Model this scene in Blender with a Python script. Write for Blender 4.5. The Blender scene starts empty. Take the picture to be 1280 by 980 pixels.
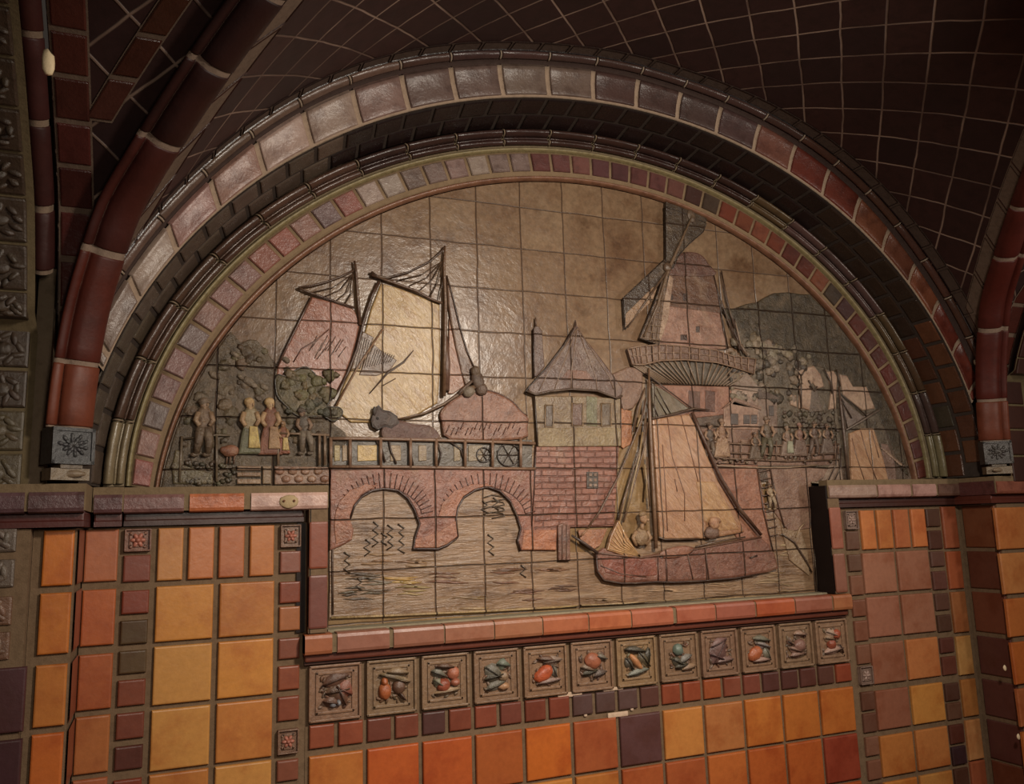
import bpy, bmesh, math, random
from mathutils import Vector, Matrix, noise
random.seed(7)
SC = bpy.context.scene
COL = SC.collection

# ------------------------------------------------------------------ units: 1 u = one mural tile = 0.20 m
S = 0.20
XC = 5.72                                    # axis of the arch
CAMP = (-2.7502, -15.629, -6.6642)           # eye, in u
YAW, PIT, ROL, F = 0.39123, 0.16602, -0.03049, 1050.0
CZ = CAMP[2]
EYE = 1.55                                   # eye height in metres
ROW = 0.9262                                 # height of a mural tile row
def W(p):
    return Vector(((p[0]-XC)*S, p[1]*S, (p[2]-CZ)*S+EYE))
cy, sy = math.cos(YAW), math.sin(YAW); cp, sp = math.cos(PIT), math.sin(PIT)
FW = Vector((sy*cp, cy*cp, sp)); R0 = Vector((cy, -sy, 0)); U0 = R0.cross(FW)
cr, sr = math.cos(ROL), math.sin(ROL)
RT = R0*cr+U0*sr; UP = U0*cr-R0*sr
def P(px, py, Y=0.0):
    """a spot measured on the photograph, set on the wall plane at depth Y"""
    d = RT*((px-640)/F)-UP*((py-480)/F)+FW
    t = (Y-CAMP[1])/d.y
    return Vector((CAMP[0]+d.x*t, Y, CAMP[2]+d.z*t))

# ------------------------------------------------------------------ colours
def lin(c):
    c /= 255.0
    return c/12.92 if c <= .04045 else ((c+.055)/1.055)**2.4
BOOST = 1.5
def C(r, g, b, k=1.0):
    return tuple(min(.92, lin(v)*BOOST*k) for v in (r, g, b))
def jit(c, a=.12):
    f = 1+random.uniform(-a, a)
    return tuple(max(.002, min(.95, v*f*(1+random.uniform(-a, a)*.35))) for v in c)
def mixc(a, b, t):
    return tuple(a[i]*(1-t)+b[i]*t for i in range(3))
GROUT = C(96, 80, 60)
GROUTW = C(92, 74, 56)

# ------------------------------------------------------------------ materials
def nodes(name):
    m = bpy.data.materials.new(name); m.use_nodes = True
    nt = m.node_tree; nt.nodes.clear()
    out = nt.nodes.new('ShaderNodeOutputMaterial'); b = nt.nodes.new('ShaderNodeBsdfPrincipled')
    nt.links.new(b.outputs[0], out.inputs[0])
    def N(t, **kw):
        n = nt.nodes.new(t)
        for k, v in kw.items(): setattr(n, k, v)
        return n
    def L(a, c): nt.links.new(a, c)
    return m, N, L, b
def math_(N, L, op, a, b=None, c=None):
    n = N('ShaderNodeMath', operation=op)
    for i, v in enumerate((a, b, c)):
        if v is None: continue
        if isinstance(v, (int, float)): n.inputs[i].default_value = v
        else: L(v, n.inputs[i])
    return n.outputs[0]
def mixrgb(N, L, fac, a, b, mode='MIX'):
    n = N('ShaderNodeMix', data_type='RGBA', blend_type=mode)
    for s, v in ((n.inputs['Factor'], fac), (n.inputs['A'], a), (n.inputs['B'], b)):
        if isinstance(v, (int, float)): s.default_value = v
        elif isinstance(v, tuple): s.default_value = (*v, 1)
        else: L(v, s)
    return n.outputs['Result']
def ramp(N, L, fac, lo, hi, smooth=True):
    n = N('ShaderNodeMapRange', interpolation_type='SMOOTHSTEP' if smooth else 'LINEAR')
    L(fac, n.inputs['Value']); n.inputs['From Min'].default_value = lo; n.inputs['From Max'].default_value = hi
    return n.outputs[0]
def noisef(N, L, vec, scale, detail=4, rough=.6, dist=0):
    n = N('ShaderNodeTexNoise'); n.inputs['Scale'].default_value = scale; n.inputs['Detail'].default_value = detail
    n.inputs['Roughness'].default_value = rough; n.inputs['Distortion'].default_value = dist
    if vec is not None: L(vec, n.inputs['Vector'])
    return n.outputs['Fac']
def tile_mat(name, rough=.3, mottle=.45, bump=.25, coat=.0, nscale=14, tint=(.55, .35, .25), rvar=.12, spec=.5, val=.75):
    """glazed or matt ceramic: own colour per tile, mottled glaze, uneven surface"""
    m, N, L, b = nodes(name)
    a = N('ShaderNodeVertexColor', layer_name='Col').outputs[0]
    g = N('ShaderNodeNewGeometry')
    n1 = noisef(N, L, g.outputs['Position'], nscale, 5, .62)
    n2 = noisef(N, L, g.outputs['Position'], nscale*6, 4, .7)
    f = ramp(N, L, n1, .42, .72)
    dark = mixrgb(N, L, 1.0, a, tint, 'MULTIPLY')
    c = mixrgb(N, L, math_(N, L, 'MULTIPLY', f, mottle), a, dark)
    sp_ = math_(N, L, 'MULTIPLY_ADD', n2, .5*val, val)
    sv = N('ShaderNodeCombineColor'); [L(sp_, sv.inputs[i]) for i in range(3)]
    c = mixrgb(N, L, 1.0, c, sv.outputs[0], 'MULTIPLY')
    L(c, b.inputs['Base Color'])
    L(math_(N, L, 'MULTIPLY_ADD', n1, rvar*2, rough-rvar), b.inputs['Roughness'])
    b.inputs['Coat Weight'].default_value = coat; b.inputs['Coat Roughness'].default_value = .12
    b.inputs['Specular IOR Level'].default_value = spec
    bp = N('ShaderNodeBump'); bp.inputs['Strength'].default_value = bump; bp.inputs['Distance'].default_value = .006
    h = math_(N, L, 'MULTIPLY_ADD', n2, .3, n1); L(h, bp.inputs['Height']); L(bp.outputs[0], b.inputs['Normal'])
    return m
def mural_mat(name, stretch=(1, 1, 1), rot=0.0, scale=9, mottle=.5, bump=.5, rough=.3, tint=(.5, .4, .32), brick=None, horizon=False, joints=True, coat=0.0, wash=.35):
    """relief ceramic of the picture panel: painted colour, brushed glaze, tile joints running across everything"""
    m, N, L, b = nodes(name)
    a = N('ShaderNodeVertexColor', layer_name='Col').outputs[0]
    g = N('ShaderNodeNewGeometry'); pos = g.outputs['Position']
    mp = N('ShaderNodeMapping'); mp.inputs['Rotation'].default_value = (0, rot, 0); L(pos, mp.inputs['Vector'])
    mp2 = N('ShaderNodeMapping'); mp2.inputs['Scale'].default_value = stretch; L(mp.outputs[0], mp2.inputs['Vector'])
    n1 = noisef(N, L, mp2.outputs[0], scale, 5, .65, .4)
    n2 = noisef(N, L, mp2.outputs[0], scale*5, 4, .7)
    n0 = noisef(N, L, pos, 4, 3, .6)
    f = ramp(N, L, n1, .4, .68)
    dark = mixrgb(N, L, 1.0, a, tint, 'MULTIPLY')
    base = a
    if horizon:
        sx = N('ShaderNodeSeparateXYZ'); L(pos, sx.inputs[0])
        fz = ramp(N, L, sx.outputs['Z'], (-6.0-CZ)*S+EYE, (-3.2-CZ)*S+EYE)
        base = mixrgb(N, L, fz, C(120, 96, 65), a)
        dark = mixrgb(N, L, 1.0, base, tint, 'MULTIPLY')
    c = mixrgb(N, L, math_(N, L, 'MULTIPLY', f, mottle), base, dark)
    sp_ = math_(N, L, 'MULTIPLY_ADD', n2, .9, .30)
    sv = N('ShaderNodeCombineColor'); [L(sp_, sv.inputs[i]) for i in range(3)]
    c = mixrgb(N, L, 1.0, c, sv.outputs[0], 'MULTIPLY')
    n3 = noisef(N, L, mp2.outputs[0], scale*.45, 6, .72, .8)
    c = mixrgb(N, L, math_(N, L, 'MULTIPLY', ramp(N, L, n3, .50, .72), wash), c, C(150, 126, 100, .55))
    n4 = noisef(N, L, pos, scale*.8, 6, .75, .3)
    c = mixrgb(N, L, math_(N, L, 'MULTIPLY', ramp(N, L, n4, .52, .70), mottle), c, mixrgb(N, L, 1.0, c, (.5, .43, .38), 'MULTIPLY'))
    h = math_(N, L, 'MULTIPLY_ADD', n2, .35, n1)
    sx = N('ShaderNodeSeparateXYZ'); L(pos, sx.inputs[0])
    wob = noisef(N, L, pos, 7, 2, .5)
    w_ = math_(N, L, 'MULTIPLY_ADD', wob, .07, -.035)
    ux = math_(N, L, 'ADD', math_(N, L, 'MULTIPLY_ADD', sx.outputs['X'], 1/S, XC), w_)
    uz = math_(N, L, 'ADD', math_(N, L, 'MULTIPLY_ADD', sx.outputs['Z'], 1/S/ROW, (CZ-EYE/S)/ROW), w_)
    if brick:
        bk = N('ShaderNodeTexBrick'); bv = N('ShaderNodeCombineXYZ'); L(ux, bv.inputs[0]); L(uz, bv.inputs[1]); L(bv.outputs[0], bk.inputs['Vector'])
        bk.inputs['Scale'].default_value = brick; bk.inputs['Mortar Size'].default_value = .035; bk.inputs['Mortar Smooth'].default_value = .6
        bk.inputs['Color1'].default_value = (1, 1, 1, 1); bk.inputs['Color2'].default_value = (.62, .58, .6, 1); bk.inputs['Mortar'].default_value = (.38, .32, .3, 1)
        bk.inputs['Brick Width'].default_value = .62; bk.inputs['Row Height'].default_value = .24
        c = mixrgb(N, L, .6, c, bk.outputs['Color'], 'MULTIPLY')
        h = math_(N, L, 'MULTIPLY_ADD', bk.outputs['Fac'], -1.0, h)
    if horizon:
        fv = N('ShaderNodeCombineXYZ'); L(math_(N, L, 'FLOOR', ux), fv.inputs[0]); L(math_(N, L, 'FLOOR', uz), fv.inputs[1])
        wt = N('ShaderNodeTexWhiteNoise', noise_dimensions='2D'); L(fv.outputs[0], wt.inputs['Vector'])
        tv = N('ShaderNodeCombineColor')
        for i_, k_ in enumerate((.20, .26, .30)): L(math_(N, L, 'MULTIPLY_ADD', wt.outputs['Value'], k_, 1-k_*.5), tv.inputs[i_])
        c = mixrgb(N, L, 1.0, c, tv.outputs[0], 'MULTIPLY')
        nb = noisef(N, L, pos, 3.2, 6, .7)
        c = mixrgb(N, L, ramp(N, L, nb, .48, .7), c, mixrgb(N, L, 1.0, c, (.66, .56, .5), 'MULTIPLY'))
    if joints:
        jx = math_(N, L, 'PINGPONG', ux, .5); jz = math_(N, L, 'PINGPONG', uz, .5)
        j = math_(N, L, 'MINIMUM', jx, jz)
        k = ramp(N, L, j, .002, .022)
        c = mixrgb(N, L, k, C(52, 37, 27), c)
        h = math_(N, L, 'MULTIPLY_ADD', k, 1.2, h)
    L(c, b.inputs['Base Color'])
    L(math_(N, L, 'MULTIPLY_ADD', n0, .3, rough-.15), b.inputs['Roughness'])
    b.inputs['Coat Weight'].default_value = coat; b.inputs['Coat Roughness'].default_value = .2
    bp = N('ShaderNodeBump'); bp.inputs['Strength'].default_value = bump; bp.inputs['Distance'].default_value = .010
    L(h, bp.inputs['Height']); L(bp.outputs[0], b.inputs['Normal'])
    return m
def vault_mat(name):
    """dark brown vault tiles laid diagonally; UV is measured in tiles along and across the vault"""
    m, N, L, b = nodes(name)
    uv = N('ShaderNodeUVMap', uv_map='UVMap').outputs[0]
    mp = N('ShaderNodeMapping'); mp.inputs['Rotation'].default_value = (0, 0, math.radians(45)); L(uv, mp.inputs['Vector'])
    sx = N('ShaderNodeSeparateXYZ'); L(mp.outputs[0], sx.inputs[0])
    g = N('ShaderNodeNewGeometry'); pos = g.outputs['Position']
    wob = math_(N, L, 'MULTIPLY_ADD', noisef(N, L, pos, 5, 2), .10, -.05)
    u = math_(N, L, 'ADD', sx.outputs[0], wob); v = math_(N, L, 'ADD', sx.outputs[1], wob)
    j = math_(N, L, 'MINIMUM', math_(N, L, 'PINGPONG', u, .5), math_(N, L, 'PINGPONG', v, .5))
    k = ramp(N, L, j, .012, .038)
    cv = N('ShaderNodeCombineXYZ'); L(math_(N, L, 'FLOOR', u), cv.inputs[0]); L(math_(N, L, 'FLOOR', v), cv.inputs[1])
    wn = N('ShaderNodeTexWhiteNoise', noise_dimensions='2D'); L(cv.outputs[0], wn.inputs['Vector'])
    n1 = noisef(N, L, pos, 20, 5, .65)
    t = mixrgb(N, L, wn.outputs['Value'], C(34, 20, 19), C(46, 27, 24))
    t = mixrgb(N, L, math_(N, L, 'MULTIPLY', ramp(N, L, n1, .4, .7), .5), t, C(27, 16, 14))
    gfade = noisef(N, L, pos, 3.2, 3)
    gc = mixrgb(N, L, ramp(N, L, gfade, .35, .65), C(74, 58, 50), C(116, 97, 85))
    c = mixrgb(N, L, k, gc, t)
    L(c, b.inputs['Base Color']); b.inputs['Roughness'].default_value = .55; b.inputs['Specular IOR Level'].default_value = .3
    bp = N('ShaderNodeBump'); bp.inputs['Strength'].default_value = .5; bp.inputs['Distance'].default_value = .01
    L(math_(N, L, 'MULTIPLY_ADD', n1, .25, k), bp.inputs['Height']); L(bp.outputs[0], b.inputs['Normal'])
    return m
M = {
 'tile': tile_mat('matt_wall_tile', .40, .8, .3, 0, 8, (.74, .55, .42), val=.53),
 'glaze': tile_mat('glazed_tile', .33, .8, .7, .0, 18, (.5, .42, .4)),
 'dark': tile_mat('dark_glazed_tile', .28, .5, .45, .0, 18, (.5, .45, .42)),
 'rib': tile_mat('rib_glaze', .5, .6, .35, .0, 9, (.5, .4, .35), .1, .3, .5),
 'black': tile_mat('shade_black', .5, .3, .2, 0, 18, (.6, .6, .6), .1, .2),  # black that paints shade beside the jamb strips
 'grout': tile_mat('grout', .85, .5, .5, 0, 40, (.6, .58, .55), .05, .2, .8),
 'relief': tile_mat('relief_ceramic', .38, .65, .6, .0, 45, (.5, .45, .42)),
 'paint': tile_mat('white_paint', .5, .1, .2, 0, 40, (.9, .9, .9), .05, .3),
 'floor': tile_mat('quarry_floor', .5, .5, .3, 0, 6, (.6, .55, .5)),
 'vault': vault_mat('vault_tile'),
 'sky': mural_mat('mural_sky', (1, 1, 1), 0, 8, .6, .38, .30, (.66, .54, .46), horizon=True),
 'water': mural_mat('mural_water', (.55, 1, 4.0), 0, 8, .85, .6, .32, (.48, .4, .33), wash=.6),
 'sail': mural_mat('mural_sail', (1, 1, 4), math.radians(-50), 10, .6, .5, .26, (.6, .45, .38), coat=.0),
 'stone': mural_mat('mural_stone', (1, 1, 1), 0, 18, .75, .8, .35, (.55, .45, .42)),
 'brick': mural_mat('mural_brick', (1, 1, 1), 0, 14, .5, .7, .36, (.55, .42, .4), brick=1.75),
 'leaf': mural_mat('mural_foliage', (1, 1, 1), 0, 26, .8, 1.0, .34, (.42, .4, .38)),
 'wood': mural_mat('mural_wood', (1, 1, 1), 0, 30, .5, .4, .33, (.5, .42, .38), joints=False),
 'fig': mural_mat('mural_figure', (1, 1, 1), 0, 40, .7, .7, .32, (.55, .45, .42), joints=False),
}
# ------------------------------------------------------------------ mesh builder (works in u, writes metres)
class MB:
    def __init__(self):
        self.v = []; self.f = []; self.c = []; self.m = []; self.s = []; self.uv = []
    def face(self, idx, col, mi=0, smooth=False, uv=None):
        self.f.append(tuple(idx)); self.c.append(col); self.m.append(mi); self.s.append(smooth); self.uv.append(uv)
    def verts(self, pts):
        k = len(self.v); self.v.extend(Vector(p) for p in pts); return k
    def quad(self, a, b, c, d, col, mi=0, uv=None):
        k = self.verts((a, b, c, d)); self.face((k, k+1, k+2, k+3), col, mi, False, uv)
    def box(self, x0, x1, y0, y1, z0, z1, col, mi=0, bev=0.0):
        if bev:
            bm = bmesh.new(); bmesh.ops.create_cube(bm, size=1)
            for v in bm.verts: v.co = Vector(((x0+x1)/2+v.co.x*(x1-x0), (y0+y1)/2+v.co.y*(y1-y0), (z0+z1)/2+v.co.z*(z1-z0)))
            bmesh.ops.bevel(bm, geom=bm.edges[:], offset=bev, segments=2, affect='EDGES', profile=.6)
            self.bm(bm, col, mi); bm.free(); return
        k = self.verts([(x, y, z) for z in (z0, z1) for y in (y0, y1) for x in (x0, x1)])
        for q in ((0, 2, 3, 1), (4, 5, 7, 6), (0, 1, 5, 4), (2, 6, 7, 3), (0, 4, 6, 2), (1, 3, 7, 5)):
            self.face([k+i for i in q], col, mi)
    def bm(self, bm, col, mi=0, smooth=False, xf=None):
        bm.verts.index_update(); k = self.verts([xf(v.co) if xf else v.co for v in bm.verts])
        for f in bm.faces: self.face([k+v.index for v in f.verts], col, mi, smooth)
    def patch(self, fn, a0, a1, b0, b1, na, nb, h, ins, col, mi=0, sgn=1, smooth=True, depth=.06):
        """a tile lying on the surface fn(a,b): raised by h, with an inset rounded rim"""
        da, db = (a1-a0), (b1-b0)
        pa = (fn(a1, b0)-fn(a0, b0)).length or 1; pb = (fn(a0, b1)-fn(a0, b0)).length or 1
        ia = min(.3, ins/pa)*da; ib = min(.3, ins/pb)*db
        As = [a0, a0+ia*.35]+[a0+ia+(da-2*ia)*i/na for i in range(na+1)]+[a1-ia*.35, a1]
        Bs = [b0, b0+ib*.35]+[b0+ib+(db-2*ib)*i/nb for i in range(nb+1)]+[b1-ib*.35, b1]
        nA, nB = len(As), len(Bs)
        e = 1e-3
        pts = []
        for i, a in enumerate(As):
            for j, b in enumerate(Bs):
                p = fn(a, b)
                t1 = fn(a+da*e, b)-fn(a-da*e, b); t2 = fn(a, b+db*e)-fn(a, b-db*e)
                n = t1.cross(t2); n.normalize(); n *= sgn
                ring = min(i, j, nA-1-i, nB-1-j)
                pts.append(p+n*((-depth, h*.62, h)[min(2, ring)]))
        k = self.verts(pts)
        for i in range(nA-1):
            for j in range(nB-1):
                q = (k+i*nB+j, k+(i+1)*nB+j, k+(i+1)*nB+j+1, k+i*nB+j+1)
                self.face(q if sgn > 0 else q[::-1], col, mi, smooth)
    def sweep(self, fn, a0, a1, na, bs, col, mi=0, sgn=1, smooth=True):
        pts = [fn(a0+(a1-a0)*i/na, b) for i in range(na+1) for b in bs]; k = self.verts(pts); n = len(bs)
        for i in range(na):
            for j in range(n-1):
                q = (k+i*n+j, k+(i+1)*n+j, k+(i+1)*n+j+1, k+i*n+j+1)
                self.face(q if sgn > 0 else q[::-1], col, mi, smooth)
    def tube(self, pts, r, col, mi=0, n=7, flat=1.0):
        """rope, spar or contour: a round bar through pts; r is a number or one radius per point"""
        pts = [Vector(p) for p in pts]
        if len(pts) < 2: return
        rs = list(r) if isinstance(r, (list, tuple)) else [r]*len(pts)
        k = len(self.v); prev = None
        for i, p in enumerate(pts):
            t = (pts[min(i+1, len(pts)-1)]-pts[max(i-1, 0)]).normalized()
            s = t.cross(Vector((0, 1, 0)))
            if s.length < 1e-4: s = Vector((1, 0, 0))
            s.normalize(); d = s.cross(t).normalized()
            for q in range(n):
                an = 2*math.pi*q/n
                self.v.append(p+s*math.cos(an)*rs[i]+d*math.sin(an)*rs[i]*flat)
        for i in range(len(pts)-1):
            for q in range(n):
                q2 = (q+1) % n
                self.face((k+i*n+q, k+i*n+q2, k+(i+1)*n+q2, k+(i+1)*n+q), col, mi, True)
        self.face([k+q for q in range(n)][::-1], col, mi); e = k+(len(pts)-1)*n; self.face([e+q for q in range(n)], col, mi)
    def blob(self, c, rx, ry, rz, col, mi=0, rot=0.0, rough=0.0, sub=2):
        bm = bmesh.new(); bmesh.ops.create_icosphere(bm, subdivisions=sub, radius=1)
        c = Vector(c); cr_, sr_ = math.cos(rot), math.sin(rot); sd = Vector((random.random()*9, 3, 1))
        def xf(v):
            k = 1+(noise.noise(v*1.7+sd)*rough if rough else 0)
            x, z = v.x*rx*k, v.z*rz*k
            return c+Vector((x*cr_-z*sr_, v.y*ry*k, x*sr_+z*cr_))
        self.bm(bm, col, mi, True, xf); bm.free()
    def shape(self, loops, yb, yf, col, mi=0, bev=.02, smooth=False):
        """slab with the outline(s) given as points on the wall plane, from depth yb to yf, rounded front edge"""
        cu = bpy.data.curves.new('tmp', 'CURVE'); cu.dimensions = '2D'; cu.fill_mode = 'BOTH'
        th = abs(yf-yb)/2; b = min(bev, th*.9)
        cu.extrude = max(1e-4, th-b); cu.bevel_depth = b; cu.bevel_resolution = 1; cu.offset = -b
        for lp in loops:
            s = cu.splines.new('POLY'); s.points.add(len(lp)-1); s.use_cyclic_u = True
            for i, q in enumerate(lp): s.points[i].co = (q[0], q[1], 0, 1)
        o = bpy.data.objects.new('tmp', cu); COL.objects.link(o)
        dg = bpy.context.evaluated_depsgraph_get(); me = bpy.data.meshes.new_from_object(o.evaluated_get(dg))
        k = self.verts([(v.co.x, (yb+yf)/2-v.co.z, v.co.y) for v in me.vertices])
        for p in me.polygons: self.face([k+i for i in p.vertices], col, mi, smooth)
        bpy.data.objects.remove(o); bpy.data.curves.remove(cu); bpy.data.meshes.remove(me)
    def mirror(self, dx=0, dy=0):
        for v in self.v: v.x = 2*XC-v.x+dx; v.y += dy
        self.f = [f[::-1] for f in self.f]
        return self
    def build(self, name, mats, parent=None):
        me = bpy.data.meshes.new(name)
        me.from_pydata([W(v) for v in self.v], [], self.f)
        if not isinstance(mats, (list, tuple)): mats = [mats]
        for m in mats: me.materials.append(M[m] if isinstance(m, str) else m)
        ca = me.color_attributes.new('Col', 'FLOAT_COLOR', 'CORNER')
        uvl = me.uv_layers.new(name='UVMap') if any(u is not None for u in self.uv) else None
        for i, p in enumerate(me.polygons):
            p.material_index = self.m[i]; p.use_smooth = self.s[i]
            for q, li in enumerate(p.loop_indices):
                ca.data[li].color = (*self.c[i], 1)
                if uvl and self.uv[i] is not None: uvl.data[li].uv = self.uv[i][q]
        me.update()
        o = bpy.data.objects.new(name, me); COL.objects.link(o)
        if parent is not None:
            o.parent = parent; bpy.context.view_layer.update(); o.matrix_parent_inverse = parent.matrix_world.inverted()
        return o
def tag(o, label=None, cat=None, group=None, kind=None):
    if label: o['label'] = label
    if cat: o['category'] = cat
    if group: o['group'] = group
    if kind: o['kind'] = kind
    return o
def empty(name, p):
    o = bpy.data.objects.new(name, None); COL.objects.link(o); o.location = W(p); o.empty_display_size = .05
    return o

# ================================================================== THE ARCH: curves on the wall
ZF = -5.85
CIR = [(-8.34, 9.14), (-8.09, 9.61), (-8.31, 10.31), (-8.57, 10.66), (-7.56, 10.30), (-7.56, 10.50)]
BOW = {1: (9.466, .705, -.445, 1.326), 2: (10.104, .643, -.475, 1.317), 3: (10.576, .483, -.454, 1.298)}
def lift(q):                                 # the vault's flanks stand a little fuller than a true circle
    t = min(1, max(0, (abs(q)-1)/6)); return -.12+.34*t*t*(3-2*t)
def circ(k, a):
    zc, r = CIR[k]
    if k in BOW:
        c0, c2, c4, al = BOW[k]; ph = a*al; r = c0+c2*ph*ph+c4*ph**4
    else:
        al = math.acos((ZF-zc)/r); ph = a*al
        if k == 0: r += -.08+.75*a*a-.87*a**4
        else:
            x = r*math.sin(ph); return XC+x, zc+r*math.cos(ph)+lift(x)
    return XC+r*math.sin(ph), zc+r*math.cos(ph)
def arc(pos, a, Y):
    k = min(4, max(0, int(math.floor(pos)))); t = pos-k
    x0, z0 = circ(k, a); x1, z1 = circ(k+1, a)
    return Vector((x0+(x1-x0)*t, Y, z0+(z1-z0)*t))
def prof(pts):
    """surface along the arch whose section is the polyline pts of (pos, Y), by b in 0..1"""
    n = len(pts)-1
    def fn(a, b):
        b = min(max(b, -.02), 1.02)*n; i = min(n-1, max(0, int(b))); t = b-i
        return arc(pts[i][0]+(pts[i+1][0]-pts[i][0])*t, a, pts[i][1]+(pts[i+1][1]-pts[i][1])*t)
    return fn
def half_round(p0, p1, y0, dy, n=8, y1=None):
    y1 = y0 if y1 is None else y1
    return [(p0+(p1-p0)*(.5-.5*math.cos(math.pi*i/n)), y0+(y1-y0)*i/n-dy*math.sin(math.pi*i/n)) for i in range(n+1)]
def pick(lst): return random.choice(lst)
# inner border of small square tiles -------------------------------------------------------------
NB = 50
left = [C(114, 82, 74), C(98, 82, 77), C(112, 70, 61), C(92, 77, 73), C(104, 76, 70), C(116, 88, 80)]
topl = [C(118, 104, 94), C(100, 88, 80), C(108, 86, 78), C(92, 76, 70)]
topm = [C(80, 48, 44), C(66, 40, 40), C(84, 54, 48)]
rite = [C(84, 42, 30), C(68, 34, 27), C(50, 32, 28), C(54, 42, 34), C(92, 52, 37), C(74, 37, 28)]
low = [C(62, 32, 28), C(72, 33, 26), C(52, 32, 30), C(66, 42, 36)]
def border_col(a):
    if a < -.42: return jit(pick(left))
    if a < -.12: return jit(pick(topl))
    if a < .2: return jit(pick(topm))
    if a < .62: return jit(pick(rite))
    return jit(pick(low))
arch_border = empty('arch_border', (XC, 0, ZF))
mb = MB()
mb.sweep(prof([(.10, .02), (.14, -.055), (.96, -.055), (1.0, .02)]), -1, 1, 96, [0, 1/3, 2/3, 1], C(104, 86, 66), 1)
f_ = prof([(.30, -.055), (.92, -.055)])
for i in range(NB):
    a0 = -1+2*i/NB; a1 = -1+2*(i+1)/NB; g = .055/NB
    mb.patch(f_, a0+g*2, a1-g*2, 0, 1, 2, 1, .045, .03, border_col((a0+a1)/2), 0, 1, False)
mb.build('square_tiles', ['glaze', 'grout'], arch_border)
mb = MB(); mb.sweep(prof(half_round(.0, .16, .0, .13)), -1, 1, 110, [i/8 for i in range(9)], C(104, 72, 54), 0)
tag(mb.build('edge_bead', 'glaze', arch_border), 'thin brown rounded bead edging the picture')
mb = MB(); mb.sweep(prof(half_round(.97, 1.17, -.02, .12)), -1, 1, 110, [i/8 for i in range(9)], C(112, 100, 70), 0)
tag(mb.build('fillet', 'relief', arch_border), 'pale olive rounded fillet')
tag(arch_border, 'arched band of small square pink, grey and red tiles directly framing the picture', 'tile border')
# roll mouldings ---------------------------------------------------------------------------------
arch_roll = empty('roll_moulding_arch', (XC, -.2, ZF))
NR = 24
mb = MB()
mb.sweep(prof([(1.19, .05), (1.2, -.12), (1.55, -.14), (1.6, -.20), (1.92, -.22), (1.94, .1)]), -1, 1, 96, [i/5 for i in range(6)], C(96, 84, 66), 1)
def roll_col(a):
    if a < -.45: return jit(C(64, 46, 36))
    if a < .35: return jit(C(46, 30, 26))
    return jit(C(62, 46, 42) if random.random() < .6 else C(66, 50, 34))
sections = [half_round(1.22, 1.48, -.13, .12), half_round(1.49, 1.57, -.17, .05), half_round(1.58, 1.93, -.20, .18)]
for i in range(NR):
    a0 = -1+2*i/NR; a1 = a0+2/NR; g = .06/NR
    c = roll_col((a0+a1)/2)
    if i in (0, NR-1): c = jit(C(104, 92, 68))
    for s_ in sections:
        mb.patch(prof(s_), a0+g, a1-g, 0, 1, 3, 8, .012, .02, c, 0, 1, True, .03)
# pale mortar rings standing a little proud at the joints
for i in range(1, NR):
    a = -1+2*i/NR
    for s_ in (sections[0], sections[2]):
        fn = prof(s_); mb.tube([fn(a, j/8)+Vector((0, -.008, 0)) for j in range(9)], .016, C(100, 86, 70), 1, 6)
mb.build('rolls', ['dark', 'grout'], arch_roll)
tag(arch_roll, 'arched triple roll moulding of dark brown glossy tiles around the small square tile border', 'moulding')
# dark soffit ------------------------------------------------------------------------------------
arch_soffit = empty('arch_soffit', (XC, -.8, ZF))
mb = MB()
sof = prof([(2.06, -.24), (2.98, -1.24)])
mb.sweep(sof, -1, 1, 96, [0, .5, 1], C(46, 38, 33), 1)
NS = 44
for i in range(NS):
    for (b0, b1, o_) in ((.02, .46, 0), (.52, .96, .5)):
        a0 = -1+2*(i+o_)/NS; a1 = a0+2/NS
        if a1 > 1: continue
        am = (a0+a1)/2
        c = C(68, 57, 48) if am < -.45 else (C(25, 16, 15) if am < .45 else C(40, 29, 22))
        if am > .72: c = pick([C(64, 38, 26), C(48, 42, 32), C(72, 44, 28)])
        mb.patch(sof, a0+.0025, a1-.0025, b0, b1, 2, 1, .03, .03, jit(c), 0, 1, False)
mb.build('soffit_tiles', ['dark', 'grout'], arch_soffit)
tag(arch_soffit, 'dark inward-facing arch soffit of two rows of tiles between the roll moulding and the voussoirs', 'arch soffit')
# voussoirs --------------------------------------------------------------------------------------
arch_vous = empty('voussoir_arch', (XC, -1.3, ZF))
NV = 27
AV = .87
vs = prof([(3.04, -1.27), (3.3, -1.27), (3.6, -1.29), (3.85, -1.33), (4.05, -1.38)])
mb = MB()
mb.sweep(prof([(3.03, -1.2), (3.04, -1.255), (3.3, -1.255), (3.6, -1.275), (3.85, -1.315), (4.05, -1.365), (4.06, -1.2)]), -AV, AV, 96, [i/6 for i in range(7)], C(124, 106, 90), 1)
def vcol(a):  # left flank paled to paint in its sheen, crown and right darker
    if a < -.75: return jit(C(104, 88, 76))
    if a < -.38: return jit(pick([C(128, 108, 98), C(118, 102, 92), C(124, 94, 86)]))
    if a < -.05: return jit(pick([C(98, 78, 69), C(84, 68, 62)]))
    if a < .25: return jit(pick([C(60, 45, 43), C(64, 46, 42)]))
    if a < .36: return jit(C(84, 54, 44))
    return jit(pick([C(86, 40, 30), C(100, 58, 40), C(76, 34, 27), C(88, 52, 38)]))
for i in range(NV):
    a0 = -1+2*i/NV; a1 = a0+2/NV; g = .09/NV
    if max(abs(a0), abs(a1)) > AV+.07: continue
    a0, a1 = max(a0, -AV), min(a1, AV)
    mb.patch(vs, a0+g, a1-g, .03, .97, 3, 6, .03, .03, vcol((a0+a1)/2), 0, 1, True)
mb.build('voussoirs', ['glaze', 'grout'], arch_vous)
mb = MB()
orr = prof(half_round(4.42, 5.0, -1.46, .075, 8, -1.56))
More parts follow.
